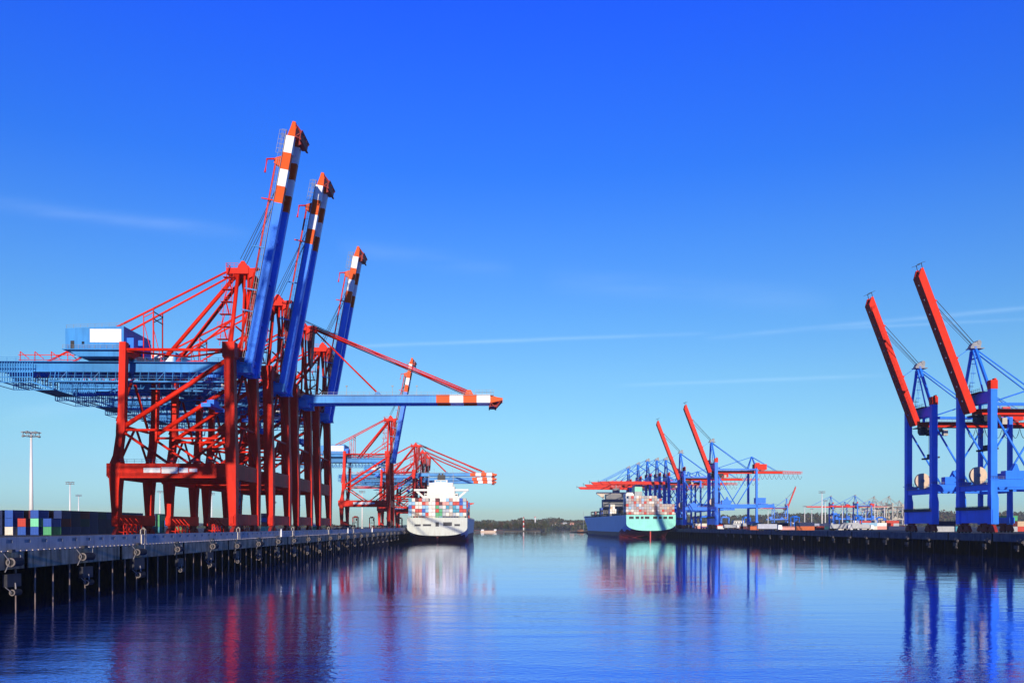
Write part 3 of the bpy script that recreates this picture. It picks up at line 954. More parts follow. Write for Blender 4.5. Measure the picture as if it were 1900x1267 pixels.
        MB().tube((33.6, s * .6, 61.6), (3.0, s * 1.8, 51.6), .22, 8).build('pylon_stay', bl, T, True)
        MB().tube((34.4, s * .6, 61.6), (55.0, s * 1.8, 49.8), .20, 8).build('pylon_stay', bl, T, True)
    MB().bar((0, -2.6, 70.4), (0, 2.6, 70.4), .5).build('mast_tie', bl, T)
    hd = MB().prism([(-3.0, 74.4), (1.2, 74.4), (1.6, 76.4), (.6, 77.2), (-2.0, 76.2)], -1.2, 1.2)
    hd.box(-3.2, 2.4, -1.9, 1.9, 74.0, 74.3)
    ho = hd.build('apex_head', 'steel', T)
    MB().tube((.6, -1.4, 76.6), (.6, 1.4, 76.6), .85, 14).build('sheave', 'steel', ho)
    ld = MB().bar((1.4, 7.0, 56), (.2, 1.4, 74), .1).bar((2.1, 7.0, 56), (.9, 1.4, 74), .1)
    for k in range(5):
        q = .1 + k * .2
        ld.box(1.0 - 1.2 * q, 3.0 - 1.2 * q, 7 - 5.6 * q - .5, 7 - 5.6 * q + .5, 56 + 18 * q, 56.1 + 18 * q)
    ld.build('mast_ladder', bl, T)
    dk = MB().box(-2.6, 2.8, -7, 7, 55.7, 55.9).rail([(-2.6, -7, 55.9), (-2.6, 7, 55.9)], 1.2, 1.4, .08).rail([(2.8, -7, 55.9), (2.8, 7, 55.9)], 1.2, 1.4, .08)
    dk.bar((-1.2, 2.5, 55.8), (-1.2, 2.5, 60.4), .16).bar((-2.6, 2.5, 59.4), (.4, 2.5, 59.4), .16)
    dk.build('top_platform', 'dark_steel', T)
    MB().box(.8, 5.5, -3.4, 3.4, 44.6, 46.8).box(-2.2, 1.5, -2.9, 2.9, 46.9, 47.3).build('hinge_platform', 'dark_steel', T)
    st = MB()
    st.bar((2.6, -9.0, 9.5), (2.6, -9.0, 19.2), .14).bar((2.6, -5.6, 9.5), (2.6, -5.6, 19.2), .14)
    for k in range(4):
        s = 1 if k % 2 else -1
        st.bar((2.6, -7.3 - s * 1.7, 9.6 + k * 2.4), (2.6, -7.3 + s * 1.7, 12 + k * 2.4), .7, .12)
    st.build('access_stair', 'steel', T)
    # boom
    H = Matrix.Translation((-2.6, 0, 48.9)) @ Matrix.Rotation(R(angle), 4, 'Y')
    bm_ = MB().box(-57.8, .6, -2.25, 2.25, -1.5, 1.5)
    bm_.prism([(-57.8, -1.5), (-57.8, 1.5), (-60.6, 1.5), (-60.6, .6)], 1.4, 2.25)
    bm_.prism([(-57.8, -1.5), (-57.8, 1.5), (-60.6, 1.5), (-60.6, .6)], -2.25, -1.4)
    bm_.box(-58.4, -57.8, -1.4, 1.4, -1.2, .9)
    bm_.xf(H)
    bo = bm_.build('boom', rd, T)
    tf = MB()
    for y in (-1.9, 1.9):
        tf.bar((-60.2, y, 1.2), (-62.6, y, 1.6), .2).bar((-62.6, y, 3.4), (-62.6, y, -.4), .15)
    tf.bar((-62.6, -2.6, 1.6), (-62.6, 2.6, 1.6), .15).bar((-60.2, -1.9, 1.2), (-60.2, 1.9, 1.2), .2)
    tf.xf(H).build('tip_aerial', 'dark_steel', bo)
    rv = MB()
    rv.rail([(-57, 2.1, 1.5), (-38, 2.1, 1.5), (-19, 2.1, 1.5), (0, 2.1, 1.5)], 1.0, 3.0, .06)
    rv.xf(H).build('boom_railing', rd, bo)
    for k in range(9):
        xx = -5 - 6.2 * k
        MB().box(xx - .3, xx + .3, -.5, .1, -1.72, -1.45).xf(H).build('boom_light', 'steel', bo)
    lug = MB()
    for xx in (-46.5, -22):
        lug.prism([(xx - .8, 1.5), (xx + .8, 1.5), (xx, 2.6)], -1.6, -1.2)
        lug.prism([(xx - .8, 1.5), (xx + .8, 1.5), (xx, 2.6)], 1.2, 1.6)
    lug.xf(H)
    lug.build('stay_lug', rd, bo)
    if angle > 20:
        for s in (-1, 1):
            MB().tube(H @ Vector((-46.5, s * 1.4, 2.3)), (-1.2, s * .9, 76.2), .12, 6).build('forestay', 'rope', T, True)
            MB().tube(H @ Vector((-43.5, s * .6, 1.6)), (-2.4, s * .6, 75.8), .08, 5).build('hoist_rope', 'rope', T, True)
        MB().bar(H @ Vector((-22, 0, 2.2)), (-2.6, 0, 74.2), .35, .18).build('stay_link', bl, T)
    else:
        for s in (-1, 1):
            MB().tube(H @ Vector((-46.5, s * 1.4, 2.3)), (-1.6, s * .9, 75.6), .26, 6).build('forestay', bl, T, True)
            MB().tube(H @ Vector((-22, s * 1.4, 2.3)), (-1.6, s * .9, 75.0), .24, 6).build('forestay', bl, T, True)
    return T


bu = make_blue_crane(69.0)
bd = make_blue_crane(0.5)
RIGHT = [(344, 'up', 1.0, 'blue crane with plain cream cable reel and raised red boom, taller of the close pair'),
         (387, 'up', 1.0, 'blue crane with shaded reel and raised red boom, shorter of the close pair'),
         (729, 'up', 1.0, 'blue crane with raised red boom and long inland girder, red house above the yard'),
         (840, 'up', 1.0, 'blue crane with raised red boom standing just beside the mint stern'),
         (906, 'down', .98, 'blue crane with lowered red boom, first behind the raised boom by the mint stern'),
         (951, 'down', 1.02, 'blue crane with lowered boom over the mint ship funnel, second of the lowered row'),
         (1003, 'down', 1.06, 'blue crane with lowered boom over the mint ship, third of the lowered row'),
         (1062, 'down', 1.06, 'blue crane with lowered boom over the mint ship bridge, fourth of the lowered row'),
         (1130, 'down', 1.06, 'blue crane with lowest lowered boom at the end of the row over the mint ship')]
usedU = usedD = False
for D, st, sc, lab in RIGHT:
    if st == 'up':
        o = bu if not usedU else copy_tree(bu)
        usedU = True
    else:
        o = bd if not usedD else copy_tree(bd)
        usedD = True
    place(o, lab, right_at(D, 201.2), RROT, sc)


def px_at(px, D, z):
    return ((px - 950) * D / 1583.0, D, z)


far = [(bd, 1542, 2060, RROT, 'small far blue crane with lowered red boom, beside the tall yard mast'),
       (bd, 1587, 2000, RROT, 'small far blue crane with lowered red boom, next to the beige cranes'),
       (bu, 1459, 2250, math.pi - .05, 'small far blue crane with pink boom raised alone above the wooded bank')]
for pr, px, D, rz, lab in far:
    o = copy_tree(pr)
    place(o, lab, px_at(px, D, RZ), rz, group='distant blue cranes beyond the yard')
gb = make_blue_crane(0.5, True)
for i, (px, D, lab) in enumerate(((1622, 2150, 'beige far crane beyond the yard, next to the small blue cranes'),
                                  (1650, 2120, 'beige far crane beyond the yard, beside the shaded blue legs'),
                                  (1604, 2700, 'smaller beige crane between the small blue cranes and the taller beige ones'),
                                  (1636, 2600, 'smaller beige crane between the two taller beige cranes'),
                                  (1669, 2500, 'beige crane half hidden behind the shaded blue legs'))):
    o = gb if i == 0 else copy_tree(gb)
    place(o, lab, px_at(px, D, RZ), RROT + .25)


# ------------------------------------------------------------------ quay walls
def nth(i):
    return ('first second third fourth fifth sixth seventh eighth ninth tenth eleventh twelfth thirteenth fourteenth fifteenth sixteenth '
            'seventeenth eighteenth nineteenth twentieth').split()[i] if i < 20 else '%d%s' % (i + 1, {1: 'st', 2: 'nd', 3: 'rd'}.get((i + 1) % 10, 'th'))


def weld(o, d=.001):
    import bmesh
    bm = bmesh.new()
    bm.from_mesh(o.data)
    bmesh.ops.remove_doubles(bm, verts=bm.verts, dist=d)
    bm.to_mesh(o.data)
    bm.free()
    return o


def pocket_wall(name, m, parent, sx, x_front, x_back, ys, zs, holes, depth, m_in=None):
    """a wall along y whose water face carries real pockets; holes = set of (i, j) cells"""
    mb = MB()
    for i in range(len(ys) - 1):
        for j in range(len(zs) - 1):
            a, b_, c, d = ys[i], ys[i + 1], zs[j], zs[j + 1]
            if (i, j) in holes:
                xi = x_front - depth
                mb.mi(1)
                mb.add([(sx * xi, a, c), (sx * xi, b_, c), (sx * xi, b_, d), (sx * xi, a, d)], [(0, 1, 2, 3)])
                for (p, q) in (((a, c), (b_, c)), ((b_, c), (b_, d)), ((b_, d), (a, d)), ((a, d), (a, c))):
                    if (p[0] == q[0] and ((i - 1 if p[0] == a else i + 1), j) in holes) or (p[1] == q[1] and (i, (j - 1 if p[1] == c else j + 1)) in holes):
                        continue
                    mb.add([(sx * x_front, *p), (sx * x_front, *q), (sx * xi, *q), (sx * xi, *p)], [(0, 1, 2, 3)])
            else:
                mb.mi(0)
                mb.add([(sx * x_front, a, c), (sx * x_front, b_, c), (sx * x_front, b_, d), (sx * x_front, a, d)], [(0, 1, 2, 3)])
    mb.mi(0)
    a, b_, c, d = ys[0], ys[-1], zs[0], zs[-1]
    mb.add([(sx * x_front, a, d), (sx * x_front, b_, d), (sx * x_back, b_, d), (sx * x_back, a, d)], [(0, 1, 2, 3)])
    mb.add([(sx * x_front, a, c), (sx * x_front, b_, c), (sx * x_back, b_, c), (sx * x_back, a, c)], [(3, 2, 1, 0)])
    mb.add([(sx * x_back, a, c), (sx * x_back, b_, c), (sx * x_back, b_, d), (sx * x_back, a, d)], [(3, 2, 1, 0)])
    return weld(mb.build(name, [m, m_in or m], parent))


def quay(sx, x0, rot, label, y_lo, y_hi, ztop, zl, parapet, name):
    T = thing(name, label, 'quay wall', (x0, 0, 0), rot)
    ys, holes = [y_lo], set()
    y = y_lo + 2.0
    while y < y_hi - 5:
        if y > 40 and y < 620:
            ys += [y, y + 1.5]
            holes.add((len(ys) - 2, 1))
        y += 4.55
    ys.append(y_hi)
    if parapet:
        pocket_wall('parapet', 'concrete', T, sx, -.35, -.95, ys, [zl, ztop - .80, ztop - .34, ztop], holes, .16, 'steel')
        e = MB()                                   # dashed guard kerb along the edge, on a thin dark strip
        e.mi(0).bar((sx * -.16, y_lo, zl - .02), (sx * -.16, y_hi, zl - .02), .3, .1)
        yy = 40.0
        while yy < 420:
            e.mi(1).box(min(sx * -.04, sx * -.20), max(sx * -.04, sx * -.20), yy, yy + 1.0, zl - .01, zl + .15)
            yy += 1.55
        e.build('guard_kerb', ['dark_steel', 'kerb_sunlit'], T)
    ys, holes = [y_lo], set()
    y = 28.0 if parapet else 20.0
    while y < y_hi - 5:
        ys += [y, y + .9]
        holes |= {(len(ys) - 2, 0), (len(ys) - 2, 1)}
        y += 30.6
    ys.append(y_hi)
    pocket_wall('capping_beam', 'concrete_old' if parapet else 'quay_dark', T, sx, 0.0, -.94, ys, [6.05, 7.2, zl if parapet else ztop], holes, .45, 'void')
    w = MB()
    n = int((y_hi - y_lo) / 1.25)
    vs, fs = [], []
    for i in range(n + 1):
        yy = y_lo + (y_hi - y_lo) * i / n
        off = -13.6 if i % 4 in (0, 1) else -13.9
        vs += [(sx * off, yy, -3.0), (sx * off, yy, 6.045)]
    for i in range(n):
        fs.append((2 * i, 2 * i + 2, 2 * i + 3, 2 * i + 1))
    w.add(vs, fs)
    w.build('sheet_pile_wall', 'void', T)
    y = 63.0
    k = 0
    while k < 96 and y < y_hi - 20:
        MB().tube((sx * -.22, y, -2.0), (sx * -.22, y, 6.03), .12 if parapet else .10, 8).build('pile', 'pile' if parapet else 'pile_dark', T, True)
        y += 5.0 if parapet else 9.0
        k += 1
    return T


M['shed_roof'] = mat('lavender_shed_roof', (.34, .36, .50), .5, .1, .2)
M['super_shade'] = mat('superstructure_shade', (.20, .20, .20), .6, .15, .3)  # white superstructure, with its shade put into the colour as grey
M['super_lit'] = mat('bridge_lit', (.62, .54, .40), .6, .1, .3)  # its sunlit parts, the yellow light put into the colour
M['kerb_sunlit'] = mat('sunlit_kerb_pink', (.80, .66, .58), .7, .3, .8)  # sun on the kerb blocks put in as pale pink
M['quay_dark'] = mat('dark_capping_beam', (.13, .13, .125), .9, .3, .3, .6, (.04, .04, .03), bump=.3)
M['pile_dark'] = mat('dark_pile', (.05, .05, .05), .8, .3, .5)
quay(1, LX, LROT, 'long pale concrete quay wall with slotted parapet under the red cranes', -200, 1060, 10.4, 8.44, True, 'quay_wall')
quay(-1, RX, RROT, 'long dark quay wall without parapet under the blue cranes', -200, 1300, RZ, 8.5, False, 'quay_wall')


def on_quay(x0, rot, lx, ly, z):
    v = Matrix.Rotation(rot, 3, 'Z') @ Vector((lx, ly, 0))
    return (x0 + v.x, v.y, z)


def make_fender(lower, mtl='tyre_face'):
    T = thing('quay_fender', 'fender', 'fender', group='')
    r = .50 if lower else .62
    L2 = .9 if lower else 1.4
    n = 18
    mb = MB()
    mb.tube((0, -L2, 0), (0, L2, 0), r, n)
    body = mb.build('rubber_body', 'rubber', T, False)
    rb = MB()
    vs, fs = [], []
    for k in range(n):
        a = 2 * math.pi * k / n
        for rr, yy in ((r * 1.02, -L2 - .02), (r * .74, -L2 - .05), (r * .68, -L2 + .3 - .32)):
            vs.append((math.cos(a) * rr, yy, math.sin(a) * rr))
    for k in range(n):
        k2 = (k + 1) % n
        for q in range(2):
            fs.append((k * 3 + q, k * 3 + q + 1, k2 * 3 + q + 1, k2 * 3 + q))
    rb.add(vs, fs)
    rb.build('end_ring', mtl, T)
    c = MB()
    c.path([(0, -L2 - .25, -.1), (0, -L2 - .3, .2), (-.35, -L2 - 1.1, 1.2 if not lower else .9)], .06, 6)
    c.build('chain', 'chain', T)
    if not lower:
        MB().path([(0, L2 + .2, .1), (-.35, L2 + .9, 1.25)], .06, 6).build('chain', 'chain', T)
        MB().path([(0, -L2 - .28, -.05), (-.1, -L2 - .7, -.6), (-.3, -L2 - .9, -1.3)], .06, 6).build('chain', 'chain', T)
        MB().box(-.7, -.2, -.5, .5, 1.35, 1.75).build('bracket', 'dark_steel', T)
    else:
        MB().path([(0, 0, r), (-.1, 0, 1.5)], .12, 6).build('chain', 'chain', T)
        MB().box(-.9, -.1, -1.9, 1.5, .9, 2.9).build('fender_panel', 'dark_steel', T)
    return T


fu, fl = make_fender(False), make_fender(True)
for i in range(26):
    D = 116.3 + 20.5 * i
    o = fu if i == 0 else copy_tree(fu)
    place(o, 'upper cylinder fender chained to the stained beam under the red cranes, %s along the wall' % nth(i),
          on_quay(LX, LROT, .74, D + rng.uniform(-1, 1), 7.05 + rng.uniform(-.22, .18)), LROT + rng.uniform(-.10, .10), rng.uniform(.88, 1.1), group='upper fenders along the parapet quay')
for i in range(24):
    D = 115.0 + 20.5 * i
    o = fl if i == 0 else copy_tree(fl)
    place(o, 'lower cylinder fender hung between dark piles under the red cranes, %s along the wall' % nth(i),
          on_quay(LX, LROT, .56, D + 1.5 + rng.uniform(-1, 1), 2.6 + rng.uniform(-.3, .4)), LROT + rng.uniform(-.14, .14), rng.uniform(.82, 1.12), group='lower fenders along the parapet quay')
for i in range(22):
    D = 269 + 20.2 * i
    if D > 800:
        break
    for z, w_ in (((6.0, 'upper'), (3.0, 'lower')) if D < 480 else ((3.4, 'lower'),)):
        o = copy_tree(fu if z > 5 else fl)
        place(o, '%s round fender with chain on the dark quay under the blue cranes, %s along' % (w_, nth(i)),
              on_quay(RX, RROT, -.62, D + rng.uniform(-1.5, 1.5), z + rng.uniform(-.3, .3)), RROT + rng.uniform(-.2, .2), rng.uniform(.6, .75), 'fenders along the dark quay')

# white hooped ladders and posts on the parapet
def make_ladder():
    T = thing('quay_ladder', 'ladder', 'ladder')
    mb = MB()
    for s in (-1, 1):
        mb.path([(-.7, s * .28, .8), (-.7, s * .28, 1.7), (-.35, s * .28, 2.15), (.05, s * .28, 1.7), (.12, s * .35, -1.2)], .065, 6)
    for k in range(6):
        mb.bar((.12, -.35, -1.1 + k * .42), (.12, .35, -1.1 + k * .42), .06)
    mb.build('hoop_rail', 'concrete', T)
    MB().box(-.2, .12, -1.7, -.9, -1.0, .85).build('ladder_panel', 'concrete', T)
    return T


la = make_ladder()
for i, D in enumerate((102, 162, 222.5, 283, 344, 405, 466)):
    o = la if i == 0 else copy_tree(la)
    place(o, 'white hooped ladder over the pale parapet, %s ladder along the wall' % nth(i), on_quay(LX, LROT, -.3, D, 9.5), LROT, group='white ladders on the parapet')
pm = MB().loft([((0, 0, 0), .42, .42), ((0, 0, 1.9), .42, .42), ((0, 0, 2.5), .1, .1)])
pm.box(-.26, .26, -.26, .26, 0, .15)
pm = pm.build('marker_post', 'white')
tag(pm, '', 'post')
for i, D in enumerate((265, 387, 465)):
    o = pm if i == 0 else copy_tree(pm)
    place(o, 'short white pointed post on the pale parapet, %s post along the wall' % nth(i), on_quay(LX, LROT, .0, D, 8.6), LROT, group='white posts on the parapet')

# ------------------------------------------------------------------ shipping containers
CPROTO = {}


def make_container(color, length):
    m = 'c_' + color
    w, hgt, L2 = 1.22, 2.59, length / 2
    mb = MB()
    ribs = int(length / .55)
    for s in (-1, 1):                            # corrugated long sides
        vs, fs = [], []
        for i in range(ribs * 2 + 1):
            y = -L2 + .16 + (length - .32) * i / (ribs * 2)
            x = s * (w - (.09 if i % 2 else .03))
            vs += [(x, y, .16), (x, y, hgt - .14)]
        for i in range(ribs * 2):
            fs.append((2 * i, 2 * i + 2, 2 * i + 3, 2 * i + 1) if s > 0 else (2 * i + 1, 2 * i + 3, 2 * i + 2, 2 * i))
        mb.add(vs, fs)
        mb.box(s * w - .08 if s > 0 else s * w, s * w if s > 0 else s * w + .08, -L2 + .16, L2 - .16, 0, .18)
        mb.box(s * w - .08 if s > 0 else s * w, s * w if s > 0 else s * w + .08, -L2 + .16, L2 - .16, hgt - .14, hgt)
        for e in (-1, 1):
            a, b_ = sorted((s * w, s * (w - .18)))
            c, d = sorted((e * L2, e * (L2 - .18)))
            mb.box(a, b_, c, d, 0, hgt)
    mb.box(-w + .05, w - .05, -L2 + .05, L2 - .05, .05, hgt - .04)
    o = mb.build('shipping_container', m)
    d = MB()
    for s in (-1, 1):
        d.box(.03 if s > 0 else -w + .2, w - .2 if s > 0 else -.03, -L2 + .0, -L2 + .06, .2, hgt - .16)
    d.box(-.04, .04, -L2 + .01, -L2 + .05, .2, hgt - .16)
    for x in (-.75, -.35, .35, .75):
        d.bar((x, -L2 - .02, .15), (x, -L2 - .02, hgt - .12), .05)
    d.build('door', m, o)
    tag(o, '', 'container')
    return o


def container(color, length, label, loc, rz, group, scale=None):
    k = (color, length)
    if k in CPROTO:
        o = copy_tree(CPROTO[k])
    else:
        o = CPROTO[k] = make_container(color, length)
    return place(o, label, loc, rz, scale, group)


TIER = ('bottom', 'second', 'third', 'fourth', 'fifth', 'sixth', 'seventh')
yard_cols = ('navy', 'navy', 'maroon', 'dark blue', 'navy', 'dark green', 'navy', 'maroon', 'dark blue', 'navy', 'dark teal', 'navy')
# front stacks seen end-on: one list per straddle lane, bottom up
lanes = [(-146.2, ['green', 'blue']), (-150.4, ['blue', 'mint', 'blue']), (-154.6, ['blue', 'red']), (-158.8, ['cream', 'blue', 'blue']), (-163.2, ['navy', 'navy', 'navy'])]
LANE_TXT = ['lane beside the red cranes', 'second lane of the yard', 'third lane of the yard', 'outer fourth lane of the yard', 'outermost lane at the frame edge']
for li, (lat, cols) in enumerate(lanes):
    for s in range(15 if li == 0 else 2):
        D = 283.0 + 6.7 * s + (1.6 if li == 4 else 0)
        if li == 0 and s == 11:
            continue
        full = cols if s == 0 else [rng.choice(yard_cols) for _ in range(3)]
        if li == 0 and s == 12:
            full = ['navy', 'mint', 'navy'][:2]
        if li == 0 and s in (8,):
            full = full[:3]
        for t_, c in enumerate(full):
            lab = '%s container, %s tier of the %s stack, %s' % (c, TIER[t_], nth(s), LANE_TXT[li])
            container(c, 6.06, lab, left_at(D, lat, LZ + 2.75 * t_), LROT, 'containers stacked in the yard lanes', 1.06)
for i, (px, D, cols) in enumerate(((491, 515, ['mint', 'maroon', 'blue', 'navy']), (585, 613, ['green', 'white']), (296, 372, ['teal', 'green', 'green']), (316, 376, ['navy', 'blue']), (337, 372, ['green', 'navy']), (408, 372, ['teal', 'teal']))):
    for t_, c in enumerate(cols):
        x = (px - 950) * D / 1583
        container(c, 6.06, '%s container on the apron between red crane legs, %s of stack %d' % (c, TIER[t_], i + 1), (x, D, LZ + 2.6 * t_), LROT, 'containers under the red cranes')


# ------------------------------------------------------------------ container ships
def make_ship(name, label, hw, L, zt, zc, zb, hull, hull_red, loc, rz):
    T = thing(name, label, 'container ship', loc, rz)
    zs3 = [zt, 11.0, 5.6, 4.2, 2.8, 1.4, 0.0, -1.5, -3.0]
    n = 9

    def sta(y, w_top, w_wl, zs, ell=False, zc_=0, zb_=0, top=None):
        pts = []
        for i in range(n):
            if ell:
                if i < 3:
                    x, z = w_top, (zt, (zt + zc_) / 2, zc_)[i]
                else:
                    a = (i - 2) / (n - 3) * math.pi / 2
                    x, z = w_top * math.cos(a), zc_ - (zc_ - zb_) * math.sin(a)
                    x = w_top * max(0, math.cos(a)) ** .72
            else:
                z = zs[i] if i else (top or zs[0])
                k = max(0, min(1, (z - 0.0) / zt))
                x = w_wl + (w_top - w_wl) * k ** 1.3
                if i >= 6:
                    x *= .97 - .05 * (i - 6)
            pts.append((x, y, z))
        return pts
    st = [sta(0, hw, hw, None, True, zc, zb),
          sta(10, hw, hw, None, True, zc - 2.2, zb - 1.7),
          sta(24, hw, hw, None, True, zc - 4.6, zb - 4.6),
          sta(44, hw, hw, zs3), sta(L * .62, hw, hw, zs3), sta(L * .76, hw, hw * .93, zs3), sta(L * .87, hw * .92, hw * .62, zs3, top=zt + 1.5),
          sta(L * .95, hw * .66, hw * .26, zs3, top=zt + 3.5), sta(L, hw * .08, hw * .02, zs3, top=zt + 4.5)]
    hb = MB()
    for s in (1, -1):
        vs = [(s * x, y, z) for row in st for (x, y, z) in row]
        for j in range(len(st) - 1):
            for i in range(n - 1):
                q = (j * n + i, (j + 1) * n + i, (j + 1) * n + i + 1, j * n + i + 1)
                if s < 0:
                    q = q[::-1]
                hb.mi(1 if (i >= 2 and j >= 2) or (i >= 4 and j == 1) or (i >= 5 and j == 0) else 2)
                hb.add([vs[a] for a in q], [(0, 1, 2, 3)])
    tr = [(x, 0.0, z) for (x, y, z) in st[0]] + [(-x, 0.0, z) for (x, y, z) in reversed(st[0][:-1])]
    hb.mi(0).add(tr, [tuple(range(len(tr) - 1, -1, -1))])
    for j in range(len(st) - 1):
        a, b_ = st[j][0], st[j + 1][0]
        hb.mi(3).add([(-a[0], a[1], a[2] - .9), (a[0], a[1], a[2] - .9), (b_[0], b_[1], b_[2] - .9), (-b_[0], b_[1], b_[2] - .9)], [(0, 1, 2, 3)])
    weld(hb.build('hull', [hull[0], hull_red, hull[1], 'dark_steel'], T))
    rd = MB().prism_x([(3.0, -3), (3.0, zb + .4), (6.5, zb + .4), (8.0, -3)], -.55, .55)
    rd.build('rudder', 'c_red' if hull[0] == 'mint' else 'antifoul', T)
    return T


SHIP_A = left_at(640, LX + 1.3 + 22.5, 0)
sa = make_ship('container_ship', 'white container ship moored stern-on under the far red cranes', 22.6, 330, 18.0, 10.4, 4.4, ('ship_white', 'ship_white'), 'antifoul', SHIP_A, LROT)


def opening(parent, x0, x1, z0, z1, y=0.0):
    mb = MB().box(x0, x1, y - .04, y + .1, z0, z1)
    o = mb.build('mooring_opening', 'black', parent)
    f = MB()
    for (a, b_, c, d) in ((x0 - .18, x1 + .18, z1, z1 + .18), (x0 - .18, x1 + .18, z0 - .18, z0), (x0 - .18, x0, z0, z1), (x1, x1 + .18, z0, z1)):
        f.box(a, b_, y - .16, y + .1, c, d)
    f.build('opening_rim', 'steel' if parent is sa else 'mint', o)
    return o


for (a, b_, c, d) in ((-16.8, -12.4, 11.7, 13.0), (-10.6, -4.6, 11.8, 13.1), (-1.2, 1.3, 11.5, 14.5), (4.6, 11.0, 12.0, 14.6), (13.0, 17.0, 11.8, 13.2)):
    opening(sa, a, b_, c, d)
sb_ = MB()
sb_.box(-11, 11, 46, 60, 17.1, 43.5)
sb_.box(-13.6, -11, 48, 60, 17.1, 38.0).box(11, 13.6, 48, 60, 17.1, 38.0)
sb_.box(-9.5, 9.5, 47, 58, 43.5, 46.6)
sb_.box(-5.2, 5.2, 48, 57, 46.6, 48.8)
sup = sb_.build('superstructure', 'ship_super', sa)
wg = MB()
wg.box(-22.0, 22.0, 50, 55, 40.0, 41.6)
for s in (-1, 1):
    wg.bar((s * 20.0, 52, 40.0), (s * 11.0, 52, 32.0), 1.2, 1.6)
wg.build('bridge_wing', 'ship_super', sup)
for s in (-1, 1):
    for z in (26.0, 29.5, 33.0, 36.3):
        MB().box(min(s * 11.4, s * 13.2), max(s * 11.4, s * 13.2), 47.9, 48.02, z, z + .9).build('deck_gap', 'dark_steel', sup)
for k in range(2):
    MB().box(-4.4 + 4.6 * k, -.4 + 4.6 * k, 47.9, 48.02, 47.1, 48.4).build('bridge_window', 'c_pale blue', sup)
fu_ = MB().box(-3.2, 2.8, 53, 60, 48.8, 53.2)
fu_.box(-2.4, -1.2, 55, 57, 53.2, 54.6).box(.2, 1.4, 55, 57, 53.2, 54.6)
fu_.build('funnel', 'black', sup)
for s in (-1, 1):
    mm = MB().bar((s * 9.8, 48, 43), (s * 9.8, 48, 53.5), .35)
    mm.bar((s * 9.8 - 1.2, 48, 51.5), (s * 9.8 + 1.2, 48, 51.5), .25)
    mm.build('mast', 'steel', sup)
    MB().rail([(s * 10.5, 46.2, 43.5), (s * 5, 46.2, 43.5)], 1.1, 1.3, .1).build('railing', 'ship_super', sup)
MB().rail([(-22.2, .3, 18), (-8, .3, 18), (8, .3, 18), (22.2, .3, 18)], 1.2, 1.8, .1).build('stern_railing', 'ship_white', sa)
lbm = MB()
for k in range(8):
    lbm.bar((-21.5 + 43 * k / 7, 22, 17), (-21.5 + 43 * k / 7, 22, 26), .5)
lbm.box(-22, 22, 21.6, 22.4, 21.8, 22.2).box(-22, 22, 21.6, 22.4, 25.8, 26.2)
lbm.build('lashing_bridge', 'steel', sa)
bd_ = MB().box(19.0, 21.0, 88, 90, 17, 28).box(16, 22.2, 86.5, 90.5, 28, 29.5)
bd_.prism([(19, 29.5), (21, 29.5), (25.5, 30.6), (25.5, 31.4), (19, 31.2)], 87.5, 89)
bd_.build('provision_crane', 'red', sa)

MA = Matrix.Translation(SHIP_A) @ Matrix.Rotation(LROT, 4, 'Z')
ca = ('pale blue', 'pale blue', 'cream', 'beige', 'dusty pink', 'pink', 'cream', 'grey', 'teal', 'stone', 'pale blue', 'red')
hts = [5, 5, 5, 5, 5, 6, 5, 6, 6, 5, 4, 5, 5, 5, 5, 5, 5]
pick = {6: ['cream', 'cream', 'white', 'cream', 'cream', 'cream'], 7: ['cream', 'white', 'cream', 'cream', 'white', 'cream'], 8: ['green', 'green', 'red', 'green', 'red', 'maroon'],
        9: ['teal', 'green', 'green', 'grey', 'maroon'], 5: ['pink', 'red', 'pale blue', 'pale blue', 'pink'], 0: ['pale blue', 'pale blue', 'blue', 'pale blue', 'teal'],
        2: ['tan', 'red', 'cream', 'cream', 'maroon'], 3: ['cream', 'red', 'cream', 'cream', 'red'], 13: ['grey', 'teal', 'teal', 'red', 'cream'], 15: ['pale blue', 'red', 'red', 'blue', 'blue'],
        14: ['cream', 'teal', 'pale blue', 'red', 'cream'], 1: ['cream', 'cream', 'red', 'pale blue', 'cream'], 4: ['pale blue', 'blue', 'pale blue', 'red', 'grey']}
for c in range(17):
    x = -20.6 + c * 2.56
    lo = -1 if 5 <= c <= 9 else 0
    cols = pick.get(c, [])
    for t_ in range(hts[c]):
        col = cols[t_] if t_ < len(cols) else rng.choice(ca)
        z = 17.9 + 2.72 * (t_ + (lo if lo < 0 else 0)) + 1.4
        yy = 9.4 if c not in (6, 7) else 7.0
        if c in (3, 12):
            yy = 9.9
        container(col, 12.19, '%s container at the white ship stern, %s stack from its quay side, %s tier' % (col, nth(c), TIER[t_]), MA @ Vector((x, yy, z)), LROT, 'containers on the white ship')
for b_i, y0 in enumerate((30.5, 78)):
    for c in (16,):
        for t_ in range(6 if c == 15 else 5):
            if y0 == 92 and t_ > 4:
                continue
            col = rng.choice(('blue', 'navy', 'red', 'blue', 'brown'))
            x = -20.0 + c * 2.56
            container(col, 12.19, '%s container on the open side of the white ship, bay %d, %s, %s tier' % (col, b_i + 2, 'outer stack', TIER[t_]),
                      MA @ Vector((x, y0, 18.0 + 2.72 * t_)), LROT, 'containers on the white ship')

